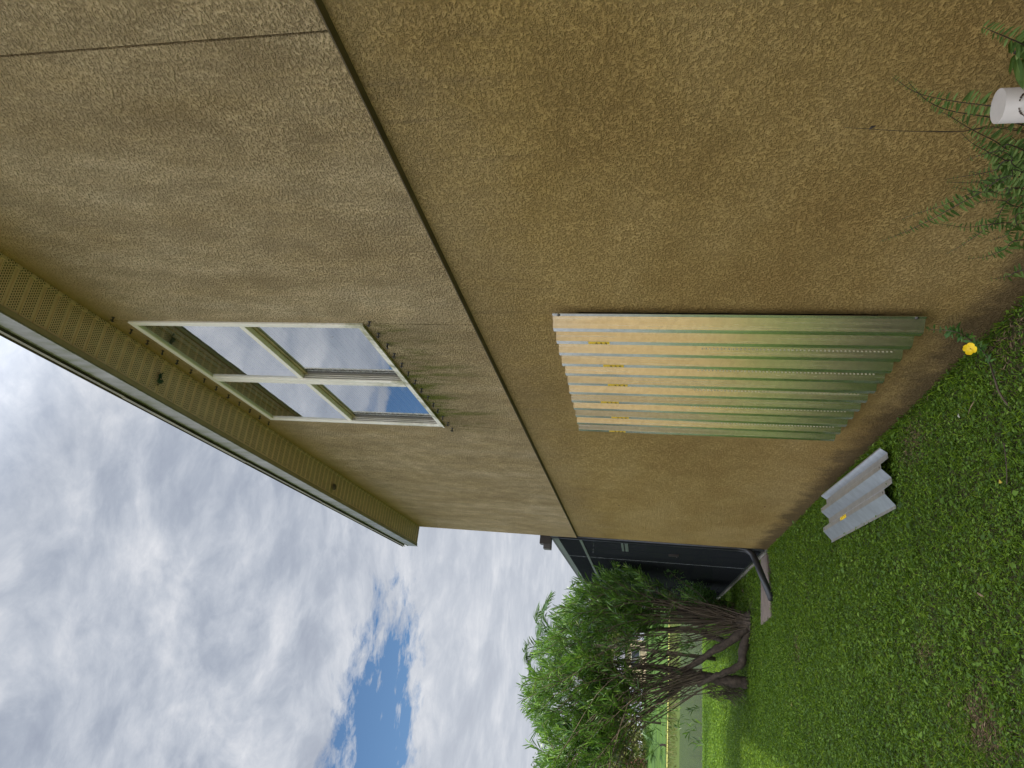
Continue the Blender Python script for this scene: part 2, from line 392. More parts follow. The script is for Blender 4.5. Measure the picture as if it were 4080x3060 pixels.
M_yel = simple('sticker_yellow', (.83, .56, .02), .5, var=.05)
M_ink = simple('sticker_ink', (.05, .03, .02), .6)
M_slot = simple('slot_bright', (.62, .58, .42), .5)
M_conc = simple('concrete', (.30, .27, .23), .9, var=.25, nscale=12, bmp=.6, bscale=80)
M_slab = simple('paver', (.20, .155, .125), .9, var=.2, nscale=9, bmp=.5, bscale=60)
M_pipe = simple('black_plastic', (.022, .023, .026), .35, var=.2)
M_alu = simple('bronze_green_aluminium', (.040, .048, .046), .45, var=.2)
M_aluL = simple('weathered_aluminium', (.14, .17, .15), .5, var=.2)
M_brown = simple('brown_gutter', (.035, .026, .022), .4)
M_white = simple('pvc_white', (.52, .47, .42), .45, var=.05, nscale=30)
M_shing = simple('roof_shingle', (.13, .10, .08), .95, var=.35, nscale=30, bmp=.5)
def mat_screen():
    m_, t, b = newmat('insect_screen'); t.nodes.remove(b); out = t.nodes['Material Output']
    d = N(t, 'ShaderNodeBsdfDiffuse'); d.inputs[0].default_value = (.030, .033, .037, 1)
    tr = N(t, 'ShaderNodeBsdfTransparent')
    mx_ = N(t, 'ShaderNodeMixShader'); mx_.inputs[0].default_value = .74
    L(t, tr.outputs[0], mx_.inputs[1]); L(t, d.outputs[0], mx_.inputs[2]); L(t, mx_.outputs[0], out.inputs[0]); return m_
M_screen = mat_screen()
def leafmat(name, stops, rough=.45, transl=.35, spec=.4):
    m_, t, b = newmat(name); out = t.nodes['Material Output']
    ri = N(t, 'ShaderNodeNewGeometry').outputs['Random Per Island']
    o = N(t, 'ShaderNodeTexCoord').outputs['Object']
    k = mathn(t, 'ADD', mathn(t, 'MULTIPLY', ri, .7), mathn(t, 'MULTIPLY', noise(t, o, 1.5, 3), .3))
    c = ramp(t, k, stops); L(t, c, b.inputs['Base Color'])
    b.inputs['Roughness'].default_value = rough; b.inputs['Specular IOR Level'].default_value = spec
    tl = N(t, 'ShaderNodeBsdfTranslucent'); L(t, mixc(t, .6, c, (.30, .50, .03), 'ADD'), tl.inputs[0])
    L(t, mixc(t, .55, c, (.16, .30, .02)), tl.inputs[0])
    mx_ = N(t, 'ShaderNodeMixShader'); mx_.inputs[0].default_value = transl
    L(t, b.outputs[0], mx_.inputs[1]); L(t, tl.outputs[0], mx_.inputs[2]); L(t, mx_.outputs[0], out.inputs[0]); return m_
M_ole = leafmat('oleander_leaf', [(.12, (.03, .075, .022)), (.4, (.07, .155, .030)), (.68, (.13, .25, .035)), (.86, (.22, .37, .05)), (.92, (.42, .30, .03))], .35, .38, .6)
M_fern = leafmat('fern_leaf', [(.1, (.04, .075, .015)), (.5, (.09, .16, .035)), (.85, (.20, .28, .08))], .6, .3, .2)
M_shrub = leafmat('shrub_leaf', [(.1, (.035, .10, .02)), (.5, (.07, .17, .025)), (.85, (.13, .26, .04))], .45, .35)
M_grass = leafmat('grass_blade', [(.10, (.030, .052, .010)), (.35, (.075, .135, .012)), (.6, (.13, .225, .014)), (.82, (.23, .35, .02)), (.90, (.29, .31, .06)), (.96, (.33, .25, .11))], .65, .38, .18)
M_weed = leafmat('weed_leaf', [(.1, (.028, .055, .010)), (.45, (.085, .165, .018)), (.8, (.18, .30, .03)), (.95, (.28, .36, .07))], .5, .35, .3)
M_tree = leafmat('tree_leaf', [(.1, (.022, .05, .012)), (.5, (.045, .085, .018)), (.85, (.08, .13, .03))], .55, .25)
M_olive = leafmat('olive_tree_leaf', [(.1, (.05, .055, .012)), (.5, (.085, .09, .02)), (.85, (.13, .125, .03))], .55, .25)
M_palm = leafmat('palm_leaf', [(.1, (.035, .075, .025)), (.5, (.06, .12, .04)), (.85, (.10, .17, .05))], .4, .25)
M_bark = simple('bark', (.060, .043, .030), .9, var=.6, nscale=22, bmp=1.0, bscale=28)
M_stem = simple('stem_brown', (.095, .068, .044), .8, var=.4, nscale=8, bmp=.4)
M_fstem = simple('fern_stem', (.035, .022, .015), .6, var=.3)
M_petal = simple('petal_yellow', (.90, .62, .01), .5, var=.06, nscale=30)
M_dry = simple('dry_leaf', (.30, .20, .12), .8, var=.3, nscale=20)
def mat_ground():
    m_, t, b = newmat('lawn_soil'); o = N(t, 'ShaderNodeTexCoord').outputs['Object']
    s = N(t, 'ShaderNodeSeparateXYZ'); L(t, o, s.inputs[0])
    n1_ = noise(t, o, 1.2, 6, .65); n2_ = noise(t, o, 45, 4, .7); n3_ = noise(t, mapping(t, o, (.35, 1, 1)), .7, 5, .6)
    green = ramp(t, mathn(t, 'ADD', mathn(t, 'MULTIPLY', n1_, .5), mathn(t, 'MULTIPLY', n2_, .5)), [(.3, (.03, .055, .012)), (.5, (.06, .12, .018)), (.7, (.10, .19, .025))])
    green = mixc(t, ramp(t, n3_, [(.4, g(0)), (.65, g(.55))]), green, (.12, .185, .03))
    dull = ramp(t, n2_, [(.3, (.050, .078, .018)), (.7, (.110, .160, .038))])
    green = mixc(t, mathn(t, 'LESS_THAN', s.outputs[1], 13.0), green, dull)
    soil = ramp(t, n2_, [(.3, (.030, .024, .014)), (.7, (.10, .074, .045))])
    near = ramp(t, mathn(t, 'DIVIDE', s.outputs[1], 20), [(.35, g(1)), (.8, g(0))])
    near = mathn(t, 'MULTIPLY', mathn(t, 'MULTIPLY', near, mathn(t, 'GREATER_THAN', s.outputs[0], -1.7)), mathn(t, 'GREATER_THAN', s.outputs[1], 1.0))
    c = mixc(t, mathn(t, 'MULTIPLY', near, .80), green, soil)
    # reed and mud margin beside the water
    stripe = noise(t, mapping(t, o, (.06, .9, 1), loc=(3, 3, 3)), 1.0, 5, .65)
    c = mixc(t, mathn(t, 'MULTIPLY', mathn(t, 'GREATER_THAN', s.outputs[1], 45), ramp(t, stripe, [(.40, g(.75)), (.62, g(0))])), c, (.045, .085, .03))
    far = mathn(t, 'MULTIPLY', mathn(t, 'GREATER_THAN', s.outputs[1], 40), mathn(t, 'LESS_THAN', s.outputs[2], -.22))
    c = mixc(t, far, c, mixc(t, n2_, (.045, .065, .018), (.085, .115, .03)))
    L(t, c, b.inputs['Base Color']); b.inputs['Roughness'].default_value = .95; b.inputs['Specular IOR Level'].default_value = .1
    bump(t, b, n2_, .8, .02); return m_
M_ground = mat_ground()
def mat_water():
    m_, t, b = newmat('pond_water'); o = N(t, 'ShaderNodeTexCoord').outputs['Object']
    b.inputs['Base Color'].default_value = (.015, .028, .012, 1); b.inputs['Roughness'].default_value = .04
    b.inputs['IOR'].default_value = 1.33
    w = noise(t, mapping(t, o, (.8, 3.0, 1)), 1.8, 7, .74)
    bump(t, b, w, .8, .16); return m_
M_water = mat_water()

# ------------------------------------------------------------------ ground, water
WX, YC = 1.63, 9.57              # wall plane, far corner of the house
ys = [-60, -20, 0, 4, 8, 12, 16, 19, 20.1, 20.6, 21.6, 23, 30, 46, 48.6, 50, 51.5, 53, 60, 75, 100, 130, 300, 900]
zs = [0, 0, 0, 0, 0, 0, 0, 0, -.01, -.25, -.9, -1.3, -1.5, -1.2, -.75, -.55, -.32, -.24, -.02, .42, 1.10, 1.25, 1.3, 1.3]
xs_ = [-600, -120, -40, -20, -10, -5, 0, 5, 10, 20, 40, 120, 600]
V = []; Fc = []
for j, yy in enumerate(ys):
    for i, xx in enumerate(xs_):
        wob = .25 * math.sin(xx * .35 + yy) if 20 < yy < 22 or 48 < yy < 54 else 0
        V.append((xx, yy + wob, zs[j]))
for j in range(len(ys) - 1):
    for i in range(len(xs_) - 1):
        a = j * len(xs_) + i; Fc.append((a, a + 1, a + 1 + len(xs_), a + len(xs_)))
tag(meshobj('ground', V, Fc, M_ground), kind='structure')
tag(meshobj('water', [(-300, 20.2, -.75), (300, 20.2, -.75), (300, 50.5, -.75), (-300, 50.5, -.75)], [(0, 1, 2, 3)], M_water), kind='structure')

# ------------------------------------------------------------------ house
house = empty('house', (WX, 2.0, 0), 'two storey tan stucco house with ochre lower wall and narrow perforated eave', 'house')
SZ = 4.73; JZ = 2.487; Y0 = -7.0; XB = 9.0
WY0, WY1, WZ0, WZ1 = 3.205, 4.935, 3.103, 4.573
SY0, SY1, SZ0, SZ1 = 3.085, 4.78, .50, 1.93      # opening behind the storm panels
b = MB()      # lower wall (front leaf with opening)
b.box(WX, WX+.2, Y0, SY0, -.3, JZ-.001); b.box(WX, WX+.2, SY1, YC-.2, -.3, JZ-.001)
b.box(WX, WX+.2, SY0, SY1, -.3, SZ0); b.box(WX, WX+.2, SY0, SY1, SZ1, JZ-.001)
b.box(WX, XB, YC-.2, YC, -.3, JZ-.001); b.box(XB, XB+.2, Y0, YC, -.3, JZ-.001); b.box(WX+.2, XB, Y0, Y0+.2, -.3, JZ-.001)
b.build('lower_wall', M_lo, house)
UX = WX - .018
b = MB(); gp = .0045
b.box(UX, UX+.2, Y0, 1.350-gp, JZ, SZ); b.box(UX, UX+.2, 1.350+gp, WY0-.006, JZ, SZ)
b.box(UX, UX+.2, WY0+.001, WY1-.001, JZ, WZ0); b.box(UX, UX+.2, WY0+.001, WY1-.001, WZ1, SZ)
b.box(UX, UX+.2, WY1+.006, YC-.2, JZ, SZ)
b.box(UX, XB, YC-.2, YC+.012, JZ, SZ); b.box(XB, XB+.2, Y0, YC, JZ, SZ); b.box(UX+.2, XB, Y0, Y0+.2, JZ, SZ)
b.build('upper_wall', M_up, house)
for bb in ((UX+.024, UX+.03, 1.33, 1.37, JZ, SZ), (UX+.012, UX+.02, WY0-.02, WY0+.02, JZ, WZ0), (UX+.012, UX+.02, WY1-.02, WY1+.02, JZ, WZ0)):
    b = MB(); b.box(*bb); b.build('control_joint', M_dark, house)
b = MB(); b.prism([(UX-.002, JZ-.001), (UX-.002, JZ-.006), (UX+.012, JZ-.013), (WX-.001, JZ-.016), (WX-.001, JZ-.001)], 'y', Y0, YC+.012)
b.build('drip_screed', M_drip, house)
# soffit with v-grooves between perforated strips
b = MB(); pit = .0922; k0 = math.floor(Y0 / pit)
pts = []
k = k0
while k * pit < YC - .03:
    y = k * pit; pts += [(y, SZ), (y + .006, SZ + .006), (y + .010, SZ)]; k += 1
pts = [p for p in pts if Y0 < p[0] < YC - .03] + [(YC - .03, SZ)]
for i in range(len(pts) - 1):
    a, c = pts[i], pts[i+1]
    b.quad((1.37, a[0], a[1]-.002), (UX-.001, a[0], a[1]-.002), (UX-.001, c[0], c[1]-.002), (1.37, c[0], c[1]-.002))
b.box(1.37, UX-.001, Y0, YC+.01, SZ+.010, SZ+.02)
b.build('soffit', M_soff, house)
b = MB()   # soffit trim against the wall and closing end piece
b.box(UX-.022, UX-.002, Y0, YC-.03, SZ-.012, SZ-.004); b.box(1.37, UX-.003, YC-.028, YC+.012, SZ-.006, SZ+.008)
b.build('soffit_trim', M_soff, house)
b = MB()
b.prism([(1.375, SZ-.010), (1.375, SZ+.004), (1.346, SZ+.004), (1.346, SZ-.010)], 'y', Y0, YC+.016)
b.build('fascia_return', M_return, house)
fo = MB(); L0 = Y0
j = 0
while L0 < YC + .016:
    L1 = min(L0 + 3.05, YC + .016)
    off = .0015 if j % 2 else 0
    fo.prism([(1.345 - off, SZ-.011), (1.338 - off, SZ-.011), (1.338 - off, SZ+.128), (1.332 - off, SZ+.132), (1.345 - off, SZ+.134)], 'y', L0, L1 + (.02 if j % 2 else 0)); L0 = L1; j += 1
fo.build('fascia', M_fasc, house)
b = MB(); b.box(1.350, 1.372, Y0, YC+.010, SZ+.134, SZ+.165); b.build('shadow_gap', M_dark, house)
b = MB(); L0 = Y0; j = 0
while L0 < YC:
    L1 = min(L0 + 1.53, YC + .0); off = .004 * (j % 2)
    b.prism([(1.320-off, SZ+.150-off), (1.318-off, SZ+.176), (1.36, SZ+.186), (1.36, SZ+.178), (1.326-off, SZ+.170)], 'y', L0, L1); L0 = L1; j += 1
b.build('drip_edge', M_dripedge, house)
b = MB()
rz = SZ + .19; mid = (1.31 + XB + .5) / 2; top = rz + (mid - 1.31) * .40
b.prism([(1.31, rz), (mid, top), (XB + .5, rz), (XB + .5, rz - .02), (mid, top - .18), (1.36, rz - .008)], 'y', Y0 - .3, YC + .0)
b.build('roof', M_shing, house)
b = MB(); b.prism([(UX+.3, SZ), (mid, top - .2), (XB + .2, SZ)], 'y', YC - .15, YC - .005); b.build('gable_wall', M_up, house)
b = MB()     # end closing box of the eave
b.prism([(1.346, SZ-.004), (UX-.002, SZ-.004), (UX-.002, SZ+.26), (1.346, SZ+.18)], 'y', YC + .001, YC + .010); b.build('eave_end_cap', M_fasc, house)

# window: two single-hung units, mulled
win = MB(); fx0, fx1 = UX - .010, UX + .058
fw = .038; MY = (WY0 + WY1) / 2
for (a, c) in ((WY0, WY0+fw), (WY1-fw, WY1)): win.box(fx0, fx1, a, c, WZ0, WZ1)
win.box(fx0, fx1, MY-fw, MY-.002, WZ0+fw, WZ1-fw); win.box(fx0-.001, fx1, MY+.002, MY+fw, WZ0+fw, WZ1-fw)
win.box(fx0, fx1, WY0+fw, WY1-fw, WZ0, WZ0+fw); win.box(fx0, fx1, WY0+fw, WY1-fw, WZ1-fw, WZ1)
wino = win.build('window', M_frame, house); bevel(wino, .0025)
b = MB(); b.box(fx0-.006, fx0+.0, WY0-.0, WY1+.0, WZ0-.003, WZ0+.012); b.build('window_sill', M_frame, wino)
for (a, c) in ((WY0+fw, MY-fw), (MY+fw, WY1-fw)):
    zm = (WZ0 + WZ1) / 2 + .03
    b = MB(); b.box(UX+.000, UX+.032, a, c, zm-.018, zm+.018); bevel(b.build('upper_sash_rail', M_frame, wino), .002)
    b = MB(); b.box(UX+.0325, UX+.046, a, c, zm-.044, zm+.012)
    b.build('meeting_rail', M_rail, wino)
    b = MB(); b.quad((UX+.003, a, zm+.018), (UX+.003, a, WZ1-fw), (UX+.003, c, WZ1-fw), (UX+.003, c, zm+.018)); b.build('upper_pane', M_glass, wino)
    b = MB(); b.quad((UX+.036, a+.012, WZ0+fw+.02), (UX+.036, a+.012, zm-.044), (UX+.036, c-.012, zm-.044), (UX+.036, c-.012, WZ0+fw+.02)); b.build('lower_pane', M_glass, wino)
    b = MB()  # lower sash stiles, bottom rail and ribbed jamb tracks
    b.box(UX+.030, UX+.046, a, a+.018, WZ0+fw, zm-.044); b.box(UX+.030, UX+.046, c-.018, c, WZ0+fw, zm-.044)
    b.box(UX+.030, UX+.046, a+.018, c-.018, WZ0+fw, WZ0+fw+.020)
    for q in range(2): b.box(UX+.003+q*.014, UX+.008+q*.014, c-.006, c, WZ0+fw, zm-.018)
    b.build('lower_sash', M_track, wino)
    b = MB(); b.box(fx1-.004, fx1-.001, a, c, WZ0, WZ1)
    # blind slats
    b = MB(); z = WZ0 + .05
    while z < WZ1 - .04:
        b.quad((UX+.056, a-.02, z+.005), (UX+.056, c+.02, z+.005), (UX+.074, c+.02, z), (UX+.074, a-.02, z)); z += .056
    b.box(UX+.050, UX+.10, a, c, WZ0+.0, WZ0+.002)
    b.build('blind', M_blind, wino)
b = MB()
b.box(UX+.30, UX+.32, WY0-.3, WY1+.3, WZ0-.2, SZ-.02); b.build('room_interior', M_room, wino)

# wing bolts above and below the window
def bolt(y, z, i):
    b = MB(); x = UX - .001
    b.tube([(x+.004, y, z), (x-.030, y, z - .001)], .0042, 6)
    r = random.uniform(-.35, .35) + (math.pi/2 if i % 3 else .2)
    dy, dz = math.cos(r) * .013, math.sin(r) * .013
    b.tube([(x-.022, y-dy, z-dz), (x-.018, y, z), (x-.022, y+dy, z+dz)], [.0026, .0045, .0026], 5)
    b.tube([(x+.001, y, z), (x-.003, y, z)], .009, 8)
    return b.build('wing_bolt', M_bolt, house)
for i in range(13):
    y = 3.16 + i * (5.02 - 3.16) / 12
    bolt(y + random.uniform(-.006, .006), 4.632, i)
for i in range(14):
    y = 3.18 + i * (4.98 - 3.18) / 13
    bolt(y + random.uniform(-.006, .006), 3.052 + random.uniform(-.004, .004), i + 1)
# hidden lower window behind the panels
b = MB(); b.box(WX+.06, WX+.07, SY0, SY1, SZ0, SZ1); b.build('shuttered_window', M_room, house)
b = MB(); 
for q in (3.90, 3.945): b.box(WX+.02, WX+.055, q, q+.02, SZ0, SZ1)
b.build('shuttered_window_mullion', M_frame, house)
# small nail holes and a rust mark on the far lower wall
b = MB(); p = atX(2466, 2014, WX); b.tube([(WX+.002, p.y, p.z), (WX-.003, p.y, p.z)], .008, 8); b.build('wall_plug', M_dark, house)
p = atX(3047, 2019, WX); b = MB(); b.box(WX-.004, WX+.002, p.y-.010, p.y+.010, p.z-.006, p.z+.006); b.build('rusty_nail_head', simple('rust', (.16, .05, .015), .8), house)

# ------------------------------------------------------------------ storm panels
PT = .0016
def ridge_profile(n_r, first, last):
    """outline in (along, out): starts in a valley, n_r ridges"""
    pts = [(-first, 0)]
    y = 0
    for k in range(n_r):
        w_ = .041 if k % 2 == 0 else .048; pts += [(y + .041 - w_, 0), (y + .041, .047), (y + .077, .047), (y + .118, 0)]; y += .1445
    pts.append((y - .1445 + .118 + last, 0)); return pts
def panel_mesh(profile, length):
    """thin folded sheet, length along z, profile along y, standing out to -x"""
    b = MB(); n = len(profile); top = []
    for z in (0, length):
        for s in (0, 1):
            for (y, o) in profile: b.v.append((-(o + s * PT), y, z))
    def idx(zi, s, i): return (zi * 2 + s) * n + i
    for i in range(n - 1):
        b.f.append((idx(0, 1, i), idx(0, 1, i+1), idx(1, 1, i+1), idx(1, 1, i)))
        b.f.append((idx(0, 0, i+1), idx(0, 0, i), idx(1, 0, i), idx(1, 0, i+1)))
        for zi in (0, 1): b.f.append((idx(zi, 0, i), idx(zi, 0, i+1), idx(zi, 1, i+1), idx(zi, 1, i)))
    for i in (0, n - 1): b.f.append((idx(0, 0, i), idx(0, 1, i), idx(1, 1, i), idx(1, 0, i)))
    b.m = [0] * len(b.f); return b
stk = [(2343, 2428, 1361), (2403, 2485, 1452), (2421, 2500, 1527), (2393, 2465, 1597), (2435, 2505, 1657), (2427, 2492, 1714)]
plabels = ['nearest galvanised storm panel to the ferns, with a bare flange at its open edge',
 'second galvanised storm panel from the ferns, bolted over the lower window',
 'third galvanised storm panel from the ferns, just before the middle of the window cover',
 'fourth galvanised storm panel from the ferns, its yellow sticker higher than its neighbours',
 'fifth galvanised storm panel from the ferns, next to the last of the window cover',
 'last galvanised storm panel of the window cover, farthest from the ferns']
PX = WX - .034; PZ0, PZ1 = .352, 2.040
for i in range(6):
    yb = 3.060 + i * .287
    first = .026 if i == 0 else .016
    last = .010
    prof = ridge_profile(2, first, last)
    if i == 5: prof = prof[:-2] + [(prof[-3][0] + .004, .030)]
    base = Vector((PX - i % 2 * 0, yb, PZ0))
    e = empty('storm_panel', base, plabels[i], 'storm panel', 'storm panels over the lower window')
    pm = panel_mesh(prof, PZ1 - PZ0)
    dz = random.uniform(-.004, .004)
    so_ = .0 if i % 2 == 0 else .002
    pm.v = [(x - so_ + base.x, y + base.y, z + base.z + dz) for (x, y, z) in pm.v]
    # slots along the overlapped web, drawn as small punched lips
    pm.cur = 1; z = PZ0 + .05
    if i > 0:
        while z < 1.30:
            yy = yb + .016; xo = base.x - so_ - PT - .0185
            pm.quad((xo - .0006, yy - .0030, z), (xo - .0060, yy - .0006, z), (xo - .0060, yy - .0006, z + .008), (xo - .0006, yy - .0030, z + .008)); z += .019
    ob = pm.build('sheet', None, e, mats=[M_galv, M_slot])
    # sticker on the crest of the second ridge
    x0s, x1s, ysx = stk[i]; za = atX(x0s, ysx, base.x - .05).z; zb = atX(x1s, ysx, base.x - .05).z
    ry = base.y + .1445 + .042
    s_ = MB(); xo = base.x - so_ - .047 - PT - .0006
    s_.quad((xo, ry + .031, zb), (xo, ry + .002, zb), (xo, ry + .002, za), (xo, ry + .031, za))
    s_.quad((xo + .0004, ry + .031, zb), (xo + .0004, ry + .031, za), (xo + .0004, ry + .002, za), (xo + .0004, ry + .002, zb))
    st_ = s_.build('sticker', M_yel, e)
    k_ = MB(); xo -= .0005
    zt = za - .012
    for q in range(3):      # three handwritten-looking numerals
        zc_ = za - (.35 + .22 * q) * (za - zb); yc = ry + .017; hh = .007; ww = .005
        segs = {0: [(0, 1), (1, 1), (1, 0), (0, 0), (0, -1), (1, -1)], 1: [(0, 1), (1, 1), (0, 0), (1, 0), (1, -1), (0, -1)], 2: [(1, 1), (0, 1), (0, 0), (1, 0), (1, -1), (0, -1)]}[(q + i) % 3]
        for a, c in zip(segs[:-1], segs[1:]):
            A = Vector((xo, yc - a[1] * hh, zc_ - a[0] * ww * 1.4)); C_ = Vector((xo, yc - c[1] * hh, zc_ - c[0] * ww * 1.4))
            k_.tube([A, C_], .0012, 4)
    for q in range(8): k_.box(xo-.0003, xo, ry + .0265, ry + .0285, za - .006 - q * (za - zb) * .11 - (za - zb) * .07, za - .006 - q * (za - zb) * .11)
    k_.build('print', M_ink, st_)
    def screw(y, z):
        b = MB(); x = base.x - .001; b.tube([(x, y, z), (x - .006, y, z)], [.010, .006], 8); b.build('screw', M_bolt, e)
    if i == 0: screw(base.y - .012, PZ1 - .03); screw(base.y - .012, PZ0 + .04)

# loose panel lying on the grass
A = atZ(3528, 1783, .06); Bp = atZ(3295, 1975, .06); Cn = atZ(3545, 1965, .03)
ln = empty('storm_panel', ((A.x + Bp.x) / 2, (A.y + Bp.y) / 2, 0), 'loose short corrugated steel panel lying on the grass beside the wall', 'storm panel')
axis = Vector((Bp.x - A.x, Bp.y - A.y, 0)).normalized(); perp = Vector((-axis.y, axis.x, 0))
if perp.x > 0: perp = -perp
LEN = (Vector((Bp.x, Bp.y)) - Vector((A.x, A.y))).length
prof = [(.0, .042), (.008, .042), (.034, .004), (.070, .004), (.112, .054), (.142, .054), (.194, .002), (.232, .002), (.274, .054), (.304, .054), (.372, .000), (.392, .000)]
pm = MB(); n = len(prof); M2 = []
def lp(t, s, o): 
    tw = .015 * (t / LEN)
    return tuple(Vector((A.x, A.y, 0)) + axis * t + perp * s + Vector((0, 0, o + .050 + tw - .05 * s)))
for t_ in (0, LEN):
    for k in (0, 1):
        for (s, o) in prof: pm.v.append(lp(t_, s, o - k * PT))
def idx(zi, s, i): return (zi * 2 + s) * n + i
for i in range(n - 1):
    pm.f += [(idx(0, 0, i), idx(0, 0, i+1), idx(1, 0, i+1), idx(1, 0, i)), (idx(0, 1, i+1), idx(0, 1, i), idx(1, 1, i), idx(1, 1, i+1))]
    for zi in (0, 1): pm.f.append((idx(zi, 0, i), idx(zi, 0, i+1), idx(zi, 1, i+1), idx(zi, 1, i)))
for i in (0, n-1): pm.f.append((idx(0, 0, i), idx(0, 1, i), idx(1, 1, i), idx(1, 0, i)))
pm.m = [0] * len(pm.f)
M_galv2 = simple('weathered_zinc', (.62, .65, .70), .33, .88, var=.12, nscale=14)
pm.build('sheet', M_galv2, ln)
s_ = MB(); t0, t1 = LEN * .56, LEN * .66
def lpz(t, s, o): v_ = Vector(lp(t, s, o)); return tuple(v_)
s_.quad(lpz(t0, .276, .0546), lpz(t1, .276, .0546), lpz(t1, .303, .0546), lpz(t0, .303, .0546))
st_ = s_.build('sticker', M_yel, ln)
k_ = MB()
for q in range(3):
    tt = t0 + (t1 - t0) * (.25 + .25 * q)
    k_.tube([lpz(tt, .280, .055), lpz(tt + .006, .288, .055), lpz(tt, .296, .055)], .0016, 4)
k_.tube([lpz(t0 + .01, .279, .055), lpz(t1 - .01, .279, .055)], .0012, 4); k_.build('print', M_ink, st_)
for (t_, s_i) in ((.03, .127), (.03, .289), (LEN - .03, .127), (LEN-.03, .289)):
    p = Vector(lp(t_, s_i, .0543)); b = MB(); b.tube([p, p + Vector((0, 0, .0008))], .006, 8); b.build('bolt_hole', M_dark, ln)

# ------------------------------------------------------------------ eave odds and ends
p = atZ(632, 1512, SZ - .004)
e = empty('sprig', p, 'small dark green sprig of leaves caught on the perforated soffit', 'sprig')
Bs = []; Ds = []
for q in range(26):
    a = random.uniform(0, 6.28); Bs.append((p.x + random.uniform(-.035, .035), p.y + random.uniform(-.012, .012), p.z - random.uniform(.001, .012))); Ds.append((math.cos(a), math.sin(a), -.3))
V_, T_ = leaves(Bs, Ds, np.tile([0, 0, 1.], (26, 1)) + RNG.normal(0, .3, (26, 3)), .03, .012)
fastmesh('leaf_tuft', V_, T_, simple('sprig_green', (.02, .055, .04), .6), e)
p = atZ(1325, 1940, SZ - .004)
e = empty('wasp_nest', p, 'little brown paper wasp nest hanging under the eave near the far corner', 'wasp nest')
b = MB(); b.tube([(p.x, p.y, p.z), (p.x, p.y, p.z-.012)], .003, 6); b.tube([(p.x, p.y, p.z-.010), (p.x, p.y, p.z-.016), (p.x, p.y, p.z-.032)], [.012, .034, .026], 12)
b.build('comb', simple('nest_paper', (.12, .095, .075), .9, var=.5, nscale=120), e)
b = MB(); b.tube([(p.x-.01, p.y-.02, p.z-.034), (p.x+.005, p.y-.03, p.z-.036), (p.x+.02, p.y-.034, p.z-.034)], [.002, .004, .002], 6); b.build('wasp', M_ink, e)

# ------------------------------------------------------------------ screened enclosure behind the house
EX = 1.615; EY0, EY1 = YC + .02, 17.2; EZ = 2.80
en = empty('screen_enclosure', (EX, 12, 0), 'dark screened patio enclosure with green grey aluminium frame behind the house corner', 'patio enclosure')
b = MB(); b.box(EX-.026, EX+.16, EY0+.0, EY1, -.1, .035); b.build('concrete_kerb', M_conc, en)
b = MB(); b.box(EX+.16, 7.0, EY0, EY1, -.1, .03); b.build('patio_floor', M_conc, en)
b = MB(); b.box(EX-.004, EX+.05, EY0, EY1, EZ-.055, EZ+.02); b.build('top_rail', M_aluL, en)
b = MB(); b.box(EX-.022, EX+.045, EY0+.05, EY1, 2.42, 2.455); b.build('transom_rail', M_aluL, en)
b = MB(); b.box(EX, EX+.04, EY0+.05, EY1, .80, .86); b.build('chair_rail', M_alu, en)
b = MB(); b.box(EX, EX+.045, EY0+.05, EY1, .055, .10); b.build('bottom_rail', M_alu, en)
for y in (EY0 + .04, 11.21, 13.25, 15.2, EY1 - .03):
    b = MB(); b.box(EX-.001, EX+.048, y-.022, y+.022, .056, EZ-.056); b.build('post', M_alu, en)
b = MB(); b.box(EX-.0185, EX-.0168, 11.186, 11.191, .1, 2.74); b.build('screen_spline', simple('spline', (.40, .42, .42), .5), en)
b = MB(); b.box(EX-.0165, EX-.0155, EY0, EY1, .09, EZ-.056); b.build('screen', M_screen, en)
b = MB(); b.box(EX+.2, 7.0, EY1-.002, EY1, 0, EZ); b.box(6.9, 6.92, EY0, EY1, 0, EZ); b.build('far_screen', M_screen, en)
b = MB(); b.box(EX, 7.0, EY0+.02, EY1, EZ+.022, EZ+.06); b.build('pan_roof', M_alu, en)
b = MB()
dy0, dy1 = 9.78, 10.36
b.box(EX-.012, EX-.004, dy0, dy0+.05, .16, 2.40); b.box(EX-.012, EX-.004, dy1-.05, dy1, .16, 2.40)
b.box(EX-.013, EX-.003, dy0+.05, dy1-.05, .16, .24); b.box(EX-.013, EX-.003, dy0+.05, dy1-.05, 2.30, 2.40); b.box(EX-.013, EX-.003, dy0+.05, dy1-.05, .84, .90)
do = b.build('screen_door', M_alu, en)
b = MB(); b.box(EX-.045, EX-.013, dy1-.045, dy1-.02, 1.10, 1.24); b.tube([(EX-.03, dy1-.03, 1.12), (EX-.055, dy1-.06, 1.13), (EX-.055, dy1-.12, 1.13)], .008, 6); b.build('handle', M_brown, do)
b = MB(); b.box(EX-.024, EX-.017, 9.68, 10.33, 1.80, 1.845); b.box(EX-.024, EX-.017, 9.68, 10.33, 1.862, 1.893); b.build('closer_bracket', M_aluL, en)
gt = empty('gutter', (1.5, 9.72, 2.83), 'dark brown gutter end sticking out past the house corner above the enclosure', 'gutter')
b = MB(); b.prism([(9.66, 2.845), (9.66, 3.0), (9.80, 3.0), (9.815, 2.97), (9.79, 2.845)], 'x', 1.515, 3.5); b.build('trough', M_brown, gt)
b = MB(); b.box(1.45, 1.5145, 9.67, 9.80, 2.845, 2.945); b.build('end_cap', simple('gutter_cap', (.07, .062, .058), .4), gt)
dp = empty('downspout', (1.64, 9.63, 0), 'black plastic downspout pipe coming down the house corner and bending out over the slab', 'downspout')
b = MB(); b.tube([(1.635, 9.64, 2.84), (1.635, 9.64, .40), (1.62, 9.63, .27), (1.56, 9.60, .20), (1.45, 9.53, .165), (.98, 9.24, .045)], [.040, .040, .041, .041, .041, .040], 12)
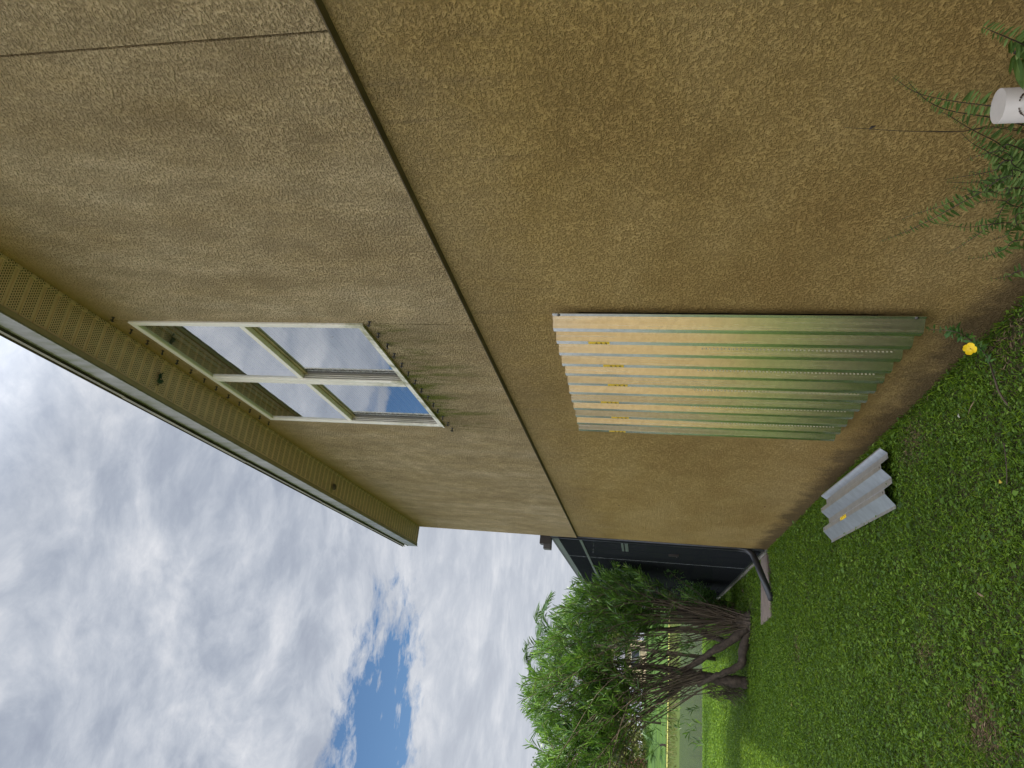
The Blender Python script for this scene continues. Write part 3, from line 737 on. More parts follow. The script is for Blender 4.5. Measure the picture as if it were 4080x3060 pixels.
b.build('pipe', M_pipe, dp, smooth=True)
c_ = [atZ(3042, 2228, .03), atZ(3040, 2480, .03), atZ(3082, 2452, .03), atZ(3062, 2222, .03)]
sl = MB(); sl.prism([(1.585, 9.60), (1.585, 10.05), (.74, 10.22), (.80, 9.42), (1.40, 9.50)], 'z', -.05, .035)
so2 = sl.build('splash_slab', M_slab); bevel(so2, .006); tag(so2, 'thin brown concrete splash slab under the black downspout', 'slab')

# ------------------------------------------------------------------ white pipe by the wall
pc = atX(3976, 423, 1.47); R_ = .044
pe = empty('standpipe', (pc.x, pc.y, 0), 'white plastic pipe with a round dark stamp standing among the ferns by the wall', 'pipe')
b = MB(); b.tube([(pc.x, pc.y, 0), (pc.x, pc.y, pc.z)], R_, 40); ob = b.build('pipe', M_white, pe, smooth=False)
for pl in ob.data.polygons: pl.use_smooth = abs(pl.normal.z) < .5
# round stamp wrapped on the side that faces the lawn and the camera
b = MB(); th0 = math.atan2(-pc.y, -pc.x) + .10; zc_ = pc.z - .064
def onpipe(s, h): a = th0 + s / R_; return Vector((pc.x + math.cos(a) * (R_+.0006), pc.y + math.sin(a) * (R_+.0006), zc_ + h))
for q in range(30):
    if q in (7, 8, 21, 22): continue
    a0 = 2*math.pi*q/30; a1 = a0 + 2*math.pi/30*.72; r = .034
    b.tube([onpipe(r*math.cos(a), r*math.sin(a)) for a in (a0, (a0+a1)/2, a1)], .0022 if q % 3 else .0014, 5)
for q in range(14):
    hh = -.015 + q * .0023; w_ = math.sqrt(max(.0001, .016**2 - hh**2)) * .8
    if q % 5 == 4: continue
    b.tube([onpipe(-w_, hh), onpipe(-w_ * .2, hh + .002), onpipe(w_ * (.3 if q % 2 else .9), hh)], .0010, 4)
b.tube([onpipe(-.012, .017), onpipe(0, .020), (onpipe(.012, .017))], .0025, 5)
b.build('stamp', M_ink, pe)

# ------------------------------------------------------------------ ferns
def spline(pts, n):
    pts = [Vector(p) for p in pts]; P_ = [2*pts[0]-pts[1]] + pts + [2*pts[-1]-pts[-2]]; out = []
    for i in range(n):
        t = i / (n - 1) * (len(pts) - 1); k = min(int(t), len(pts) - 2); f = t - k
        a, b_, c, d = P_[k], P_[k+1], P_[k+2], P_[k+3]
        out.append(.5 * ((2*b_) + (c-a)*f + (2*a-5*b_+4*c-d)*f*f + (3*b_-a-3*c+d)*f**3))
    return out
def frond(parent, pts, leaf=.028, r0=.0022, start=.25, n=60, side=0, gapf=.12, spacing=.0125, mat=None, curl=.3):
    c = spline(pts, n); cum = [0]
    for i in range(1, n): cum.append(cum[-1] + (c[i]-c[i-1]).length)
    Ltot = cum[-1]; b = MB(); b.tube(c[::2] + [c[-1]], list(np.linspace(r0, .0006, len(c[::2]) + 1)), 5)
    Bs, Ds, Ns, Ls = [], [], [], []
    s = start * Ltot
    while s < Ltot:
        k = min(int(np.searchsorted(cum, s)), n - 1); p = c[k]; t = (c[min(k+1, n-1)] - c[max(k-1, 0)]).normalized()
        f = s / Ltot; ll = leaf * (1 if f < .75 else max(.25, (1 - f) / .25)) * random.uniform(.8, 1.15)
        wallw = Vector((0.35, 0.5, 0)); sd = t.cross(Vector((-.8, -.6, .1))).normalized()
        for sg in (-1, 1):
            if side and sg != side: continue
            if random.random() < gapf: continue
            d = (sd * sg + t * random.uniform(.1, .45) + Vector((random.uniform(-.2, .2), random.uniform(-.2, .2), random.uniform(-.35, .05)))).normalized()
            Bs.append(p); Ds.append(d); Ns.append(Vector((-.8, -.6, .2)) + Vector([random.gauss(0, .35) for _ in range(3)])); Ls.append(ll * 1.25)
        s += spacing * random.uniform(.8, 1.25)
    if Bs:
        Ls = np.array(Ls); V_, T_ = leaves(np.array(Bs), np.array(Ds), np.array(Ns), Ls, Ls * .30, droop=curl, wpos=.25)
        n0 = len(b.v); nf = len(b.f); b.v += [tuple(q) for q in V_]; b.f += [tuple(int(k) + n0 for k in q) for q in T_]; b.m = [0] * nf + [1] * len(T_)
    b.build('frond', None, parent, mats=[M_fstem, mat or M_fern])
fc = empty('fern', (1.5, 2.25, 0), 'clump of thin green sword ferns growing along the wall behind the white pipe', 'fern')
root = Vector((1.52, 2.2, 0))
def FP(lst, X): return [atX(x, y, X) for x, y in lst]
def froot(dy=0, dx=0): return Vector((1.50 + dx, 2.18 + dy, .02))
frond(fc, [froot(-.2)] + FP([(4080, 440), (3970, 425), (3780, 400), (3650, 368), (3555, 305)], 1.50), .026)
frond(fc, [froot(-.2)] + FP([(4080, 500), (3960, 470), (3790, 442), (3700, 405), (3635, 345), (3620, 322)], 1.52), .024)
frond(fc, [froot(-.15)] + FP([(4080, 526), (3800, 526), (3600, 522), (3460, 514), (3365, 508)], 1.55), .010, .0016, start=.93, n=40)
frond(fc, [froot(-.15)] + FP([(4080, 520), (3820, 524), (3700, 521)], 1.56), .010, .0014, start=.97, n=30)
frond(fc, [froot(-.1)] + FP([(4080, 620), (3960, 560), (3860, 510), (3780, 460), (3740, 445)], 1.50), .026)
frond(fc, [froot(-.1)] + FP([(4080, 660), (3980, 625), (3880, 575), (3830, 530)], 1.47), .030)
frond(fc, [froot(0)] + FP([(4080, 705), (3900, 772), (3700, 880), (3580, 935), (3505, 962)], 1.50), .026)
frond(fc, [froot(0)] + FP([(4080, 690), (3930, 742), (3780, 810), (3640, 855), (3590, 875)], 1.52), .028)
frond(fc, [froot(.05)] + FP([(4080, 740), (3960, 730), (3840, 728), (3765, 725)], 1.53), .020)
frond(fc, [froot(0)] + FP([(4080, 650), (3960, 680), (3860, 700), (3760, 715)], 1.46), .026)
frond(fc, [froot(.1)] + FP([(4080, 780), (3960, 885), (3860, 960), (3770, 1012)], 1.53), .022)
frond(fc, [froot(.1)] + FP([(4080, 892), (3950, 893), (3850, 905), (3720, 888)], 1.50), .022, side=0)
frond(fc, [froot(.15)] + FP([(4080, 955), (4000, 995), (3920, 1025), (3855, 1030)], 1.47), .030)
frond(fc, [froot(.2)] + FP([(4080, 1075), (4020, 1100), (3950, 1112)], 1.50), .030, start=.3)
frond(fc, [froot(0)] + FP([(4080, 600), (3990, 600), (3900, 620), (3850, 640)], 1.44), .028)
frond(fc, [froot(.05)] + FP([(4080, 830), (4000, 800), (3930, 800), (3870, 820)], 1.46), .026)
frond(fc, [froot(.02)] + FP([(4080, 700), (3980, 650), (3920, 590), (3890, 545)], 1.50), .028)
frond(fc, [froot(.05)] + FP([(4080, 760), (3990, 760), (3900, 765), (3800, 745)], 1.43), .030)
for q in range(8):
    a = random.uniform(0, 1); y_ = 560 + 420 * a; x_ = 3860 + random.uniform(0, 170) + 60 * abs(a - .4)
    X = random.uniform(1.38, 1.56)
    frond(fc, [froot(random.uniform(-.1, .15), random.uniform(-.05, .05))] + FP([(4095, y_ * .6 + 290 + random.uniform(-30, 30)), ((x_ + 4080) / 2, y_ + random.uniform(-25, 25)), (x_, y_ + random.uniform(-30, 30))], X), random.uniform(.022, .032), .0018, n=36)
b = MB(); p = atX(3462, 515, 1.55); b.tube([p, p + Vector((0, -.008, -.006)), p + Vector((0, -.014, -.016))], [.001, .0045, .001], 5)
b.build('withered_leaflet', M_fstem, fc)
f2 = empty('fern', (1.48, 1.45, 0), 'single browned fern frond arching in front of the wall beyond the white pipe', 'fern')
frond(f2, [(1.46, 1.5, .02)] + FP([(4140, 225), (4085, 182), (4010, 148), (3955, 125), (3918, 108)], 1.46), .062, .0026, start=.35, side=0, gapf=.05, spacing=.009, curl=.5)

# ------------------------------------------------------------------ primrose plant with yellow flower
fp = atZ(3990, 1590); pp = empty('primrose', (fp.x, fp.y, 0), 'straggly weed with one open yellow flower leaning against the foot of the wall', 'flowering plant')
stem = [atZ(4030, 1630, .01), atZ(3985, 1570, .05), atZ(3960, 1500, .08), atX(3930, 1415, 1.52), atX(3860, 1350, 1.52), atX(3800, 1320, 1.53), atX(3700, 1312, 1.56)]
cs = spline(stem, 26); b = MB(); b.tube(cs, list(np.linspace(.005, .0015, 26)), 6); b.build('stem', M_stem, pp, smooth=True)
Bs, Ds, Ls = [], [], []
for i, p in enumerate(cs):
    if i < 11: continue
    for q in range(9 if i > 13 else 4):
        Bs.append(p); a = random.uniform(0, 6.28); Ds.append((math.cos(a), math.sin(a), random.uniform(-.1, .8))); Ls.append(random.uniform(.025, .060) * (1 if i < 22 else .5))
V_, T_ = leaves(np.array(Bs), np.array(Ds), RNG.normal(0, .4, (len(Bs), 3)) + [-.4, -.3, 1], np.array(Ls), np.array(Ls) * .26)
fastmesh('foliage', V_, T_, M_shrub, pp)
fl = atX(3868, 1390, 1.47); toc = (Vector((0, 0, CAMZ)) - fl).normalized(); ax = (toc + Vector((0, 0, .3))).normalized(); a1 = ax.orthogonal().normalized(); a2 = ax.cross(a1)
V_ = []; F_ = []
for q in range(4):
    an = q * math.pi / 2 + .4; d = a1 * math.cos(an) + a2 * math.sin(an); s_ = ax.cross(d); n0 = len(V_)
    W_ = .026
    for (r, w) in ((.002, .2), (.009, .9), (.016, 1.15), (.023, 1.0), (.027, .5)):
        for sgn in (-1, 0, 1):
            V_.append(fl + d * r + s_ * w * W_ * .5 * sgn + ax * (.012 * (r / .027) ** 1.5 + (.003 if sgn else 0) + q * .0015))
    for r in range(4):
        for c in range(2): a = n0 + r * 3 + c; F_.append((a, a + 1, a + 4, a + 3))
meshobj('flower', V_, F_, M_petal, pp, smooth=True)
bd = atX(3868, 1370, 1.50); b = MB(); b.tube([bd, bd + Vector((-.005, .003, .012)), bd + Vector((-.008, .004, .024))], [.002, .006, .002], 6); b.build('flower_bud', M_petal, pp, smooth=True)

# ------------------------------------------------------------------ lawn
def visible_frac(P_, m=140):
    R3 = np.array(ROT).T; q = (P_ - np.array([0, 0, CAMZ])) @ R3.T
    x = 2040 + q[:, 0] / (-q[:, 2]) * F_PX; y = 1530 - q[:, 1] / (-q[:, 2]) * F_PX
    return (q[:, 2] < 0) & (x < 4080 + m * 3) & (x > 2000) & (y < 3060 + m * 4) & (y > 900)
def patchf(x, y):
    """bare-soil patches, 1 = full grass"""
    f = np.ones_like(x)
    for (cx, cy, r, dp_) in [(tuple(atZ(3935, 2890))[0], tuple(atZ(3935, 2890))[1], .16, .85), (tuple(atZ(3650, 1750))[0], tuple(atZ(3650, 1750))[1], .17, .55),
                        (tuple(atZ(4040, 1330))[0], tuple(atZ(4040, 1330))[1], .20, .7), (tuple(atZ(3180, 2580))[0], tuple(atZ(3180, 2580))[1], .14, .6), (.95, 11.3, .55, .9),
                        (tuple(atZ(3690, 2590))[0], tuple(atZ(3690, 2590))[1], .09, .7)]:
        f -= dp_ * np.exp(-((x - cx)**2 + (y - cy)**2) / r**2)
    return f
def clump(x, y):
    return .5 + .25 * np.sin(x * 7.3 + 2 * np.sin(y * 3.1)) * np.sin(y * 5.9 + 1.7 * np.sin(x * 4.3)) + .25 * np.sin(x * 19 + 3 * np.sin(y * 11)) * np.sin(y * 17.7 + 2 * np.sin(x * 13))
parts = []; wparts = []
def scatter(y0, y1, x0, x1, dens):
    n = int((y1 - y0) * (x1 - x0) * dens); x = RNG.uniform(x0, x1, n); y = RNG.uniform(y0, y1, n)
    P_ = np.stack([x, y, np.zeros(n)], 1)
    k = visible_frac(P_) & (RNG.random(n) < patchf(x, y)) & ~((x > .78) & (x < 1.58) & (y > 9.46) & (y < 10.1))
    return P_[k]
bands = [(2.4, 4.6, -1.6, WX, 7000, .050, .0042), (4.6, 7, -2.2, WX, 6000, .052, .0055), (7, 10.5, -3, WX, 3800, .055, .0080),
         (10.5, 14.5, -3.8, WX+.2, 2600, .055, .011), (14.5, 20.35, -4.5, 6, 1500, .055, .016)]
for (a, c, x0, x1, dens, hh, ww) in bands:
    P_ = scatter(a, c, x0, x1, dens); n = len(P_)
    cl_ = clump(P_[:, 0], P_[:, 1])
    an = RNG.uniform(0, 2*math.pi, n); lean = RNG.uniform(.25, 1.5, n)
    D = np.stack([np.cos(an) * lean, np.sin(an) * lean, np.ones(n)], 1)
    Ln = hh * RNG.uniform(.45, 1.25, n) * (.65 + .7 * cl_)
    Nn = RNG.normal(0, .5, (n, 3)) + [0, 0, 1]
    parts.append(leaves(P_ - [0, 0, .004], D, Nn, Ln, ww * RNG.uniform(.7, 1.3, n), fold=.2, droop=.35, wpos=.35))
    # low broad leaves of the weeds mixed into the turf
    P_ = scatter(a, c, x0, x1, dens * .05)
    if len(P_):
        k_ = np.repeat(P_, 9, 0); m8 = len(k_); k_ = k_ + np.stack([RNG.normal(0, .012, m8), RNG.normal(0, .012, m8), np.zeros(m8)], 1); an = RNG.uniform(0, 6.28, m8)
        D = np.stack([np.cos(an) * .7, np.sin(an) * .7, np.ones(m8)], 1)
        parts.append(leaves(k_, D, RNG.normal(0, .5, (m8, 3)) + [0, 0, 1], RNG.uniform(.05, .10, m8), .0045 * ww / .0042, fold=.2, droop=.55, wpos=.3))
    P_ = scatter(a, c, x0, x1, dens * .60); n = len(P_); an = RNG.uniform(0, 2*math.pi, n)
    cl_ = clump(P_[:, 0] + 5, P_[:, 1])
    D = np.stack([np.cos(an), np.sin(an), RNG.uniform(-.1, .7, n)], 1)
    P_[:, 2] = RNG.uniform(.005, hh * .75, n) * (.6 + .8 * cl_)
    Ln = RNG.uniform(.010, .026, n) * (1 + (a - 2.4) * .06)
    big = RNG.random(n) < .03; Ln[big] *= 1.9
    wparts.append(leaves(P_, D, RNG.normal(0, .35, (n, 3)) + [0, 0, 1], Ln, Ln * RNG.uniform(.35, .62, n), fold=.15, droop=.3, wpos=.45))
V_, T_ = joinVT(parts); tag(fastmesh('grass', V_, T_, M_grass), 'short green lawn grass covering the side yard', 'grass', kind='stuff')
V_, T_ = joinVT(wparts); tag(fastmesh('weeds', V_, T_, M_weed), 'small broad leaved weeds mixed through the lawn', 'weeds', kind='stuff')
dparts = []
for (px, py, rr2, nn) in ((3935, 2890, .14, 900), (3650, 1750, .15, 420), (4040, 1330, .16, 500), (3180, 2580, .14, 300), (3690, 2590, .07, 160), (2960, 2330, .25, 420)):
    c0 = atZ(px, py); x = RNG.normal(c0.x, rr2 * .6, nn); y = RNG.normal(c0.y, rr2, nn); P_ = np.stack([x, y, RNG.uniform(.0, .022, nn)], 1); P_ = P_[x < WX - .01]; m9 = len(P_)
    an = RNG.uniform(0, 6.28, m9); D = np.stack([np.cos(an), np.sin(an), RNG.uniform(-.05, .45, m9)], 1)
    dparts.append(leaves(P_, D, RNG.normal(0, .4, (m9, 3)) + [0, 0, 1], RNG.uniform(.02, .05, m9), RNG.uniform(.002, .006, m9), droop=.2))
V_, T_ = joinVT(dparts); M_thatch = leafmat('thatch', [(.2, (.09, .06, .035)), (.6, (.20, .13, .075)), (.9, (.32, .24, .14))], .8, .1, .1)
tag(fastmesh('dead_grass', V_, T_, M_thatch), 'brown dead grass matted in the thin patches of the lawn', 'dead grass', kind='stuff')
# ragged tufts against the wall foot
n = 1500; y = RNG.uniform(2.6, 9.5, n); x = WX - np.abs(RNG.normal(0, .03, n)) - .004; P_ = np.stack([x, y, np.zeros(n)], 1)
D = np.stack([-np.abs(RNG.normal(.15, .25, n)), RNG.normal(0, .5, n), np.ones(n)], 1)
V_, T_ = leaves(P_, D, RNG.normal(0, .5, (n, 3)), RNG.uniform(.03, .11, n), .005, droop=.35)
tag(fastmesh('wall_foot_grass', V_, T_, M_grass), 'ragged taller grass along the foot of the ochre wall', 'grass', kind='stuff')
# dry leaves and sticks on the lawn
def litter(px, py, L_, w, ang, label, nm='dry_leaf', cat='dry leaf', col=M_dry, z=.045):
    p = atZ(px, py, z); d = Vector((math.cos(ang), math.sin(ang), .08)) * L_; s_ = Vector((-math.sin(ang), math.cos(ang), 0)) * w
    V_, T_ = leaves([p - d / 2], [d], [[0.1, .1, 1]], L_, w, fold=.3, droop=.1)
    o = fastmesh(nm, V_, T_, col); m_ = o.modifiers.new('solid', 'SOLIDIFY'); m_.thickness = .0012
    tag(o, label, cat)
litter(3865, 1625, .10, .008, 2.0, 'thin tan stick of dry grass lying on the lawn near the wall', 'dry_stalk', 'dry stalk')
litter(3902, 2368, .075, .010, 1.2, 'tan curled dry leaf in the lawn near the camera', 'dry_leaf')
litter(2960, 2350, .10, .045, .6, 'pale brown fallen leaf beside the concrete kerb of the enclosure', 'fallen_leaf', 'fallen leaf', z=.03)
litter(3820, 1655, .03, .016, .3, 'small whitish dry flake in the thin patch of lawn', 'dry_flake', 'dry leaf', simple('pale_dry', (.42, .40, .30), .8))
litter(3985, 1918, .03, .018, .9, 'small yellow fallen leaf on the lawn at the near edge', 'yellow_leaf', 'fallen leaf', simple('yellow_leaf', (.50, .38, .05), .6))
litter(3155, 2805, .05, .030, .2, 'pale yellow fallen leaf on the lawn before the oleander', 'yellow_leaf', 'fallen leaf', simple('pale_yellow_leaf', (.45, .40, .12), .6))
tw = MB(); tw.tube(spline([atZ(4000, 1765, .05), atZ(4010, 1850, .05), atZ(4012, 1930, .03)], 8), .0022, 5)
tag(tw.build('twig', M_stem), 'thin brown twig on the lawn at the near edge', 'twig')

# ------------------------------------------------------------------ oleander
ol = empty('oleander', (.5, 11.7, 0), 'big oleander bush with many bare stems and bright narrow leaves beside the enclosure', 'bush')
def hgt(x):
    xs = [-3.2, -2.6, -1.5, -1.1, -.53, .1, .5, .93, 1.36, 1.62]; hs = [2.1, 2.75, 3.0, 3.05, 3.28, 3.2, 3.0, 2.85, 2.5, 1.8]
    return float(np.interp(x, xs, hs))
bA = Vector((.88, 11.45, 0)); bB = Vector((.02, 11.75, 0)); bC = Vector((.95, 11.75, 0))
def tr(pts, rads, parent, name='trunk', n=26):
    b = MB(); c = spline(pts, n); b.tube([p + Vector((random.gauss(0, .006), random.gauss(0, .006), 0)) for p in c], [float(q) * random.uniform(.86, 1.12) for q in np.interp(np.linspace(0, 1, n), np.linspace(0, 1, len(rads)), rads)], 9)
    return b.build(name, M_bark, parent, smooth=True)
I = lambda x, y, Y: atY(x, y, Y)
tr([bA, I(2930, 2540, 11.5), I(2850, 2590, 11.6), I(2760, 2650, 11.8), I(2660, 2700, 12)], [0.082, 0.07, 0.057, 0.045, 0.033], ol)
tr([bA + Vector((-.02, .05, -.02)), I(2960, 2590, 11.5), I(2950, 2650, 11.55), I(2860, 2690, 11.6), I(2780, 2730, 11.8)], [0.07, 0.061, 0.057, 0.041, 0.029], ol)
tr([bB, I(2900, 2712, 11.75), I(2830, 2700, 11.8), I(2750, 2690, 11.85), I(2650, 2660, 12), I(2520, 2660, 12)], [0.086, 0.082, 0.082, 0.078, 0.041, 0.025], ol)
tr([I(2810, 2520, 11.8), I(2760, 2450, 11.7), I(2700, 2420, 11.6), I(2620, 2400, 11.6), I(2500, 2380, 11.7)], [.05, .045, .045, .035, .02], ol)
tr([I(2890, 2560, 11.6), I(2830, 2535, 11.8), I(2760, 2510, 11.9), I(2650, 2505, 12), I(2500, 2520, 12)], [.045, .04, .04, .03, .018], ol)
tr([I(2770, 2690, 11.8), I(2700, 2740, 12), I(2600, 2820, 12), I(2500, 2900, 12)], [.05, .03, .022, .014], ol)
b = MB()
for q in range(46):
    a = random.uniform(0, 6.28); p = bA + Vector((math.cos(a) * .13, math.sin(a) * .16, 0)); b.tube([p, p.lerp(bA, .5) + Vector((0, 0, .10)), bA + Vector((random.gauss(0, .05), random.gauss(0, .05), random.uniform(.12, .30)))], [.03, .028, .012], 5)
b.build('root_clump', M_bark, ol)
stems = MB(); Lb, Ld, LL = [], [], []
def stem_leaf(p, t, dens=1, L0=.14):
    a0 = random.uniform(0, 6.28)
    up = Vector((0, 0, 1)); s1 = t.orthogonal().normalized(); s2 = t.cross(s1)
    for q in range(3):
        if random.random() > dens: continue
        a = a0 + q * 2.094 + random.uniform(-.3, .3)
        d = (s1 * math.cos(a) + s2 * math.sin(a)) * random.uniform(.5, 1.0) + t * random.uniform(.6, 1.3) + up * .15
        Lb.append(p); Ld.append(d); LL.append(random.uniform(.6, 1.2) * L0 * 1.22)
for i in range(150):
    src = random.random()
    x = random.choice([random.uniform(-2.9, 1.55), random.uniform(-1.9, 1.45)])
    if x > .35: base = bA + Vector((random.gauss(0, .05), random.gauss(0, .06), random.uniform(0, .12))); sp_ = .5
    elif src < .35 and x > -.6: base = bA + Vector((random.gauss(-.08, .06), random.gauss(0, .06), random.uniform(0, .3)))
    elif src < .75: base = I(2780, 2690, 11.8) + Vector((random.gauss(0, .10), random.gauss(0, .1), random.gauss(0, .12)))
    else: base = I(2700, 2600, 11.9) + Vector((random.gauss(0, .2), random.gauss(0, .15), random.gauss(0, .12)))
    zt = hgt(x) * (random.uniform(.60, 1.0) ** .6) - random.uniform(0, .12)
    if random.random() < .3: zt = hgt(x) - random.uniform(-.16, .12)
    yt = 12.1 + random.gauss(0, .65)
    tip = Vector((x, yt, zt))
    mid = base.lerp(tip, .5) + Vector((random.gauss(0, .06) + (base.x - x) * .16, random.gauss(0, .08), .18))
    c = spline([base, base.lerp(mid, .5) + Vector((random.gauss(0, .04), random.gauss(0, .04), 0)), mid, mid.lerp(tip, .55) + Vector((random.gauss(0, .05), random.gauss(0, .05), .04)), tip], 14)
    r0 = random.uniform(.005, .011)
    stems.tube(c, list(np.linspace(r0, .004, 14)), 5, cap=False)
    for k in range(7, 14):
        t = (c[min(k+1, 13)] - c[k-1]).normalized(); seg = c[k] - c[k-1]
        f = (k - 6) / 7
        for h in range(4): 
            if random.random() < (.12 if f < .5 else .35 if f < .8 else 1.0): stem_leaf(c[k-1] + seg * (h / 4), t)
    # side twigs
    for q in range(random.randint(3, 5)):
        k = random.randint(6, 12); p = c[k]; an = random.uniform(0, 6.28)
        d = Vector((math.cos(an), math.sin(an), random.uniform(.4, 1.5))).normalized(); Lt = random.uniform(.25, .55)
        e_ = p + d * Lt + Vector((0, 0, .05))
        hm = hgt(e_.x) + .02
        if e_.z > hm: e_.z = hm
        if e_.x > 1.56: e_.x = 1.5
        tc_ = spline([p, p.lerp(e_, .5) + Vector((0, 0, -.02)), e_], 7); stems.tube(tc_, list(np.linspace(.005, .0025, 7)), 4, cap=False)
        for k2 in range(1, 7):
            t = (tc_[k2] - tc_[k2-1]).normalized()
            for h in range(1 if k2 < 4 else 3): stem_leaf(tc_[k2-1].lerp(tc_[k2], h / 3 + .2), t, .8 if k2 < 4 else 1, .125)
# bare shoots fanning low from the right-hand base
for i in range(34):
    x = random.uniform(.15, 1.35); tip = Vector((x, 11.6 + random.gauss(0, .25), random.uniform(.7, 1.7)))
    base = bA + Vector((random.gauss(0, .05), random.gauss(0, .06), random.uniform(0, .1))); c = spline([base, base.lerp(tip, .5) + Vector((0, 0, .08)), tip], 8)
    stems.tube(c, list(np.linspace(random.uniform(.006, .011), .003, 8)), 4, cap=False)
    for k in (6, 7):
        if random.random() < .6: stem_leaf(c[k], (c[7] - c[5]).normalized(), .7, .11)
stems.build('stems', M_stem, ol, smooth=True)
# sparse foliage among the lower stems
for q in range(70):
    x = random.uniform(-.9, 1.35); c0 = Vector((x, 11.9 + random.gauss(0, .35), random.uniform(.55, 1.6)))
    t0_ = Vector((random.gauss(0, .4), random.gauss(0, .3), 1)).normalized()
    for h in range(random.randint(2, 5)): stem_leaf(c0 + t0_ * h * .035, t0_, .9, .115)
# low hanging sprays at the left
stems_low = MB()
for (px, py, n_) in ((2600, 2860, 16), (2660, 2880, 14), (2700, 2865, 10), (2640, 2820, 12), (2560, 2840, 16), (2780, 2750, 6), (2530, 2960, 8)):
    c = I(px, py, 11.9)
    tw_ = spline([I(2480, py - 40, 12.0), I((2480 + px) / 2, py - 10, 11.95), c], 8); stems_low.tube(tw_, list(np.linspace(.007, .003, 8)), 4, cap=False)
    for q in range(n_ * 2):
        p = c + Vector((random.gauss(0, .12), random.gauss(0, .15), random.gauss(0, .09))); Lb.append(p); Ld.append(Vector((random.gauss(0, .6), random.gauss(0, .5), random.uniform(-.9, .2)))); LL.append(random.uniform(.08, .14))
stems_low.build('low_twigs', M_stem, ol)
n = len(Lb); LL = np.array(LL)
V_, T_ = leaves(np.array(Lb), np.array(Ld), RNG.normal(0, .45, (n, 3)) + [0, 0, 1], LL, LL * .125, fold=.22, droop=RNG.uniform(-.05, .22, n), wpos=.45)
fastmesh('foliage', V_, T_, M_ole, ol)
print('oleander leaves', n)
b = MB()
for q in range(260):
    p = I(random.uniform(2800, 2930), random.uniform(2700, 2775), 11.85 + random.gauss(0, .1)); d = Vector((random.gauss(0, .06), random.gauss(0, .05), random.uniform(-.22, -.06)))
    b.tube([p, p + d * .5 + Vector((random.gauss(0, .02), 0, 0)), p + d], .0035, 3, cap=False)
b.build('dead_fibres', M_bark, ol)

# ------------------------------------------------------------------ broad-leaved shrubs by the enclosure, and a lone shoot
def shrub(name, c, rx, ry, z0, z1, n, label, cat, mat, lf=(.03, .06), nst=26, group=None):
    e = empty(name, (c[0], c[1], 0), label, cat, group); b = MB(); Bs, Ds, Ls = [], [], []
    tips = []
    for i in range(nst):
        a = random.uniform(0, 6.28); r = math.sqrt(random.random()); zt = z0 + (z1 - z0) * random.uniform(.35, 1) * math.sqrt(max(.05, 1 - (r * .8) ** 2))
        tip = Vector((c[0] + rx * r * math.cos(a), c[1] + ry * r * math.sin(a), zt)); base = Vector((c[0] + random.gauss(0, .05), c[1] + random.gauss(0, .08), 0))
        cc = spline([base, base.lerp(tip, .5) + Vector((0, 0, .06)), tip], 8); b.tube(cc, list(np.linspace(.006, .002, 8)), 4, cap=False); tips.append(cc)
    for i in range(n):
        cc = random.choice(tips); k = min(7, int(random.triangular(1, 8, 7))); p = cc[k] + Vector([random.gauss(0, .05) for _ in range(3)])
        Bs.append(p); Ds.append(Vector([random.gauss(0, 1), random.gauss(0, 1), random.uniform(-.2, .9)])); Ls.append(random.uniform(*lf))
    b.build('stems', M_stem, e); Ls = np.array(Ls)
    V_, T_ = leaves(np.array(Bs), np.array(Ds), RNG.normal(0, .4, (n, 3)) + [0, 0, 1], Ls, Ls * .5, wpos=.5); fastmesh('foliage', V_, T_, mat, e)
shrub('shrub', (1.18, 13.2), .42, .75, .15, 1.15, 2600, 'low bright green leafy shrub beside the screen enclosure, behind the oleander stems', 'shrub', M_shrub, (.04, .08))
shrub('shrub', (1.30, 14.9), .30, .6, .3, 1.9, 1500, 'taller dark leafy shrub against the screen behind the low bright one', 'shrub', M_tree, (.05, .09))
e = empty('sapling', (1.10, 11.7, 0), 'single bare shoot with a loose tuft of pale leaves standing out against the dark screen', 'sapling')
c = spline([Vector((.95, 11.6, .02)), I(2860, 2430, 11.7), I(2780, 2362, 11.8), I(2700, 2305, 11.9), I(2655, 2265, 11.95)], 14); b = MB(); b.tube(c, list(np.linspace(.010, .003, 14)), 5); b.build('stem', M_stem, e)
Bs = []; Ds = []
for q in range(80):
    k = random.choice([9, 10, 11, 12, 13, 13]); Bs.append(c[k] + Vector([random.gauss(0, .05) for _ in range(3)])); Ds.append(Vector((random.gauss(0, 1), random.gauss(0, 1), random.gauss(.0, .8))))
V_, T_ = leaves(np.array(Bs), np.array(Ds), RNG.normal(0, .5, (80, 3)) + [0, 0, 1], RNG.uniform(.05, .11, 80), .015, droop=.4); fastmesh('foliage', V_, T_, M_shrub, e)

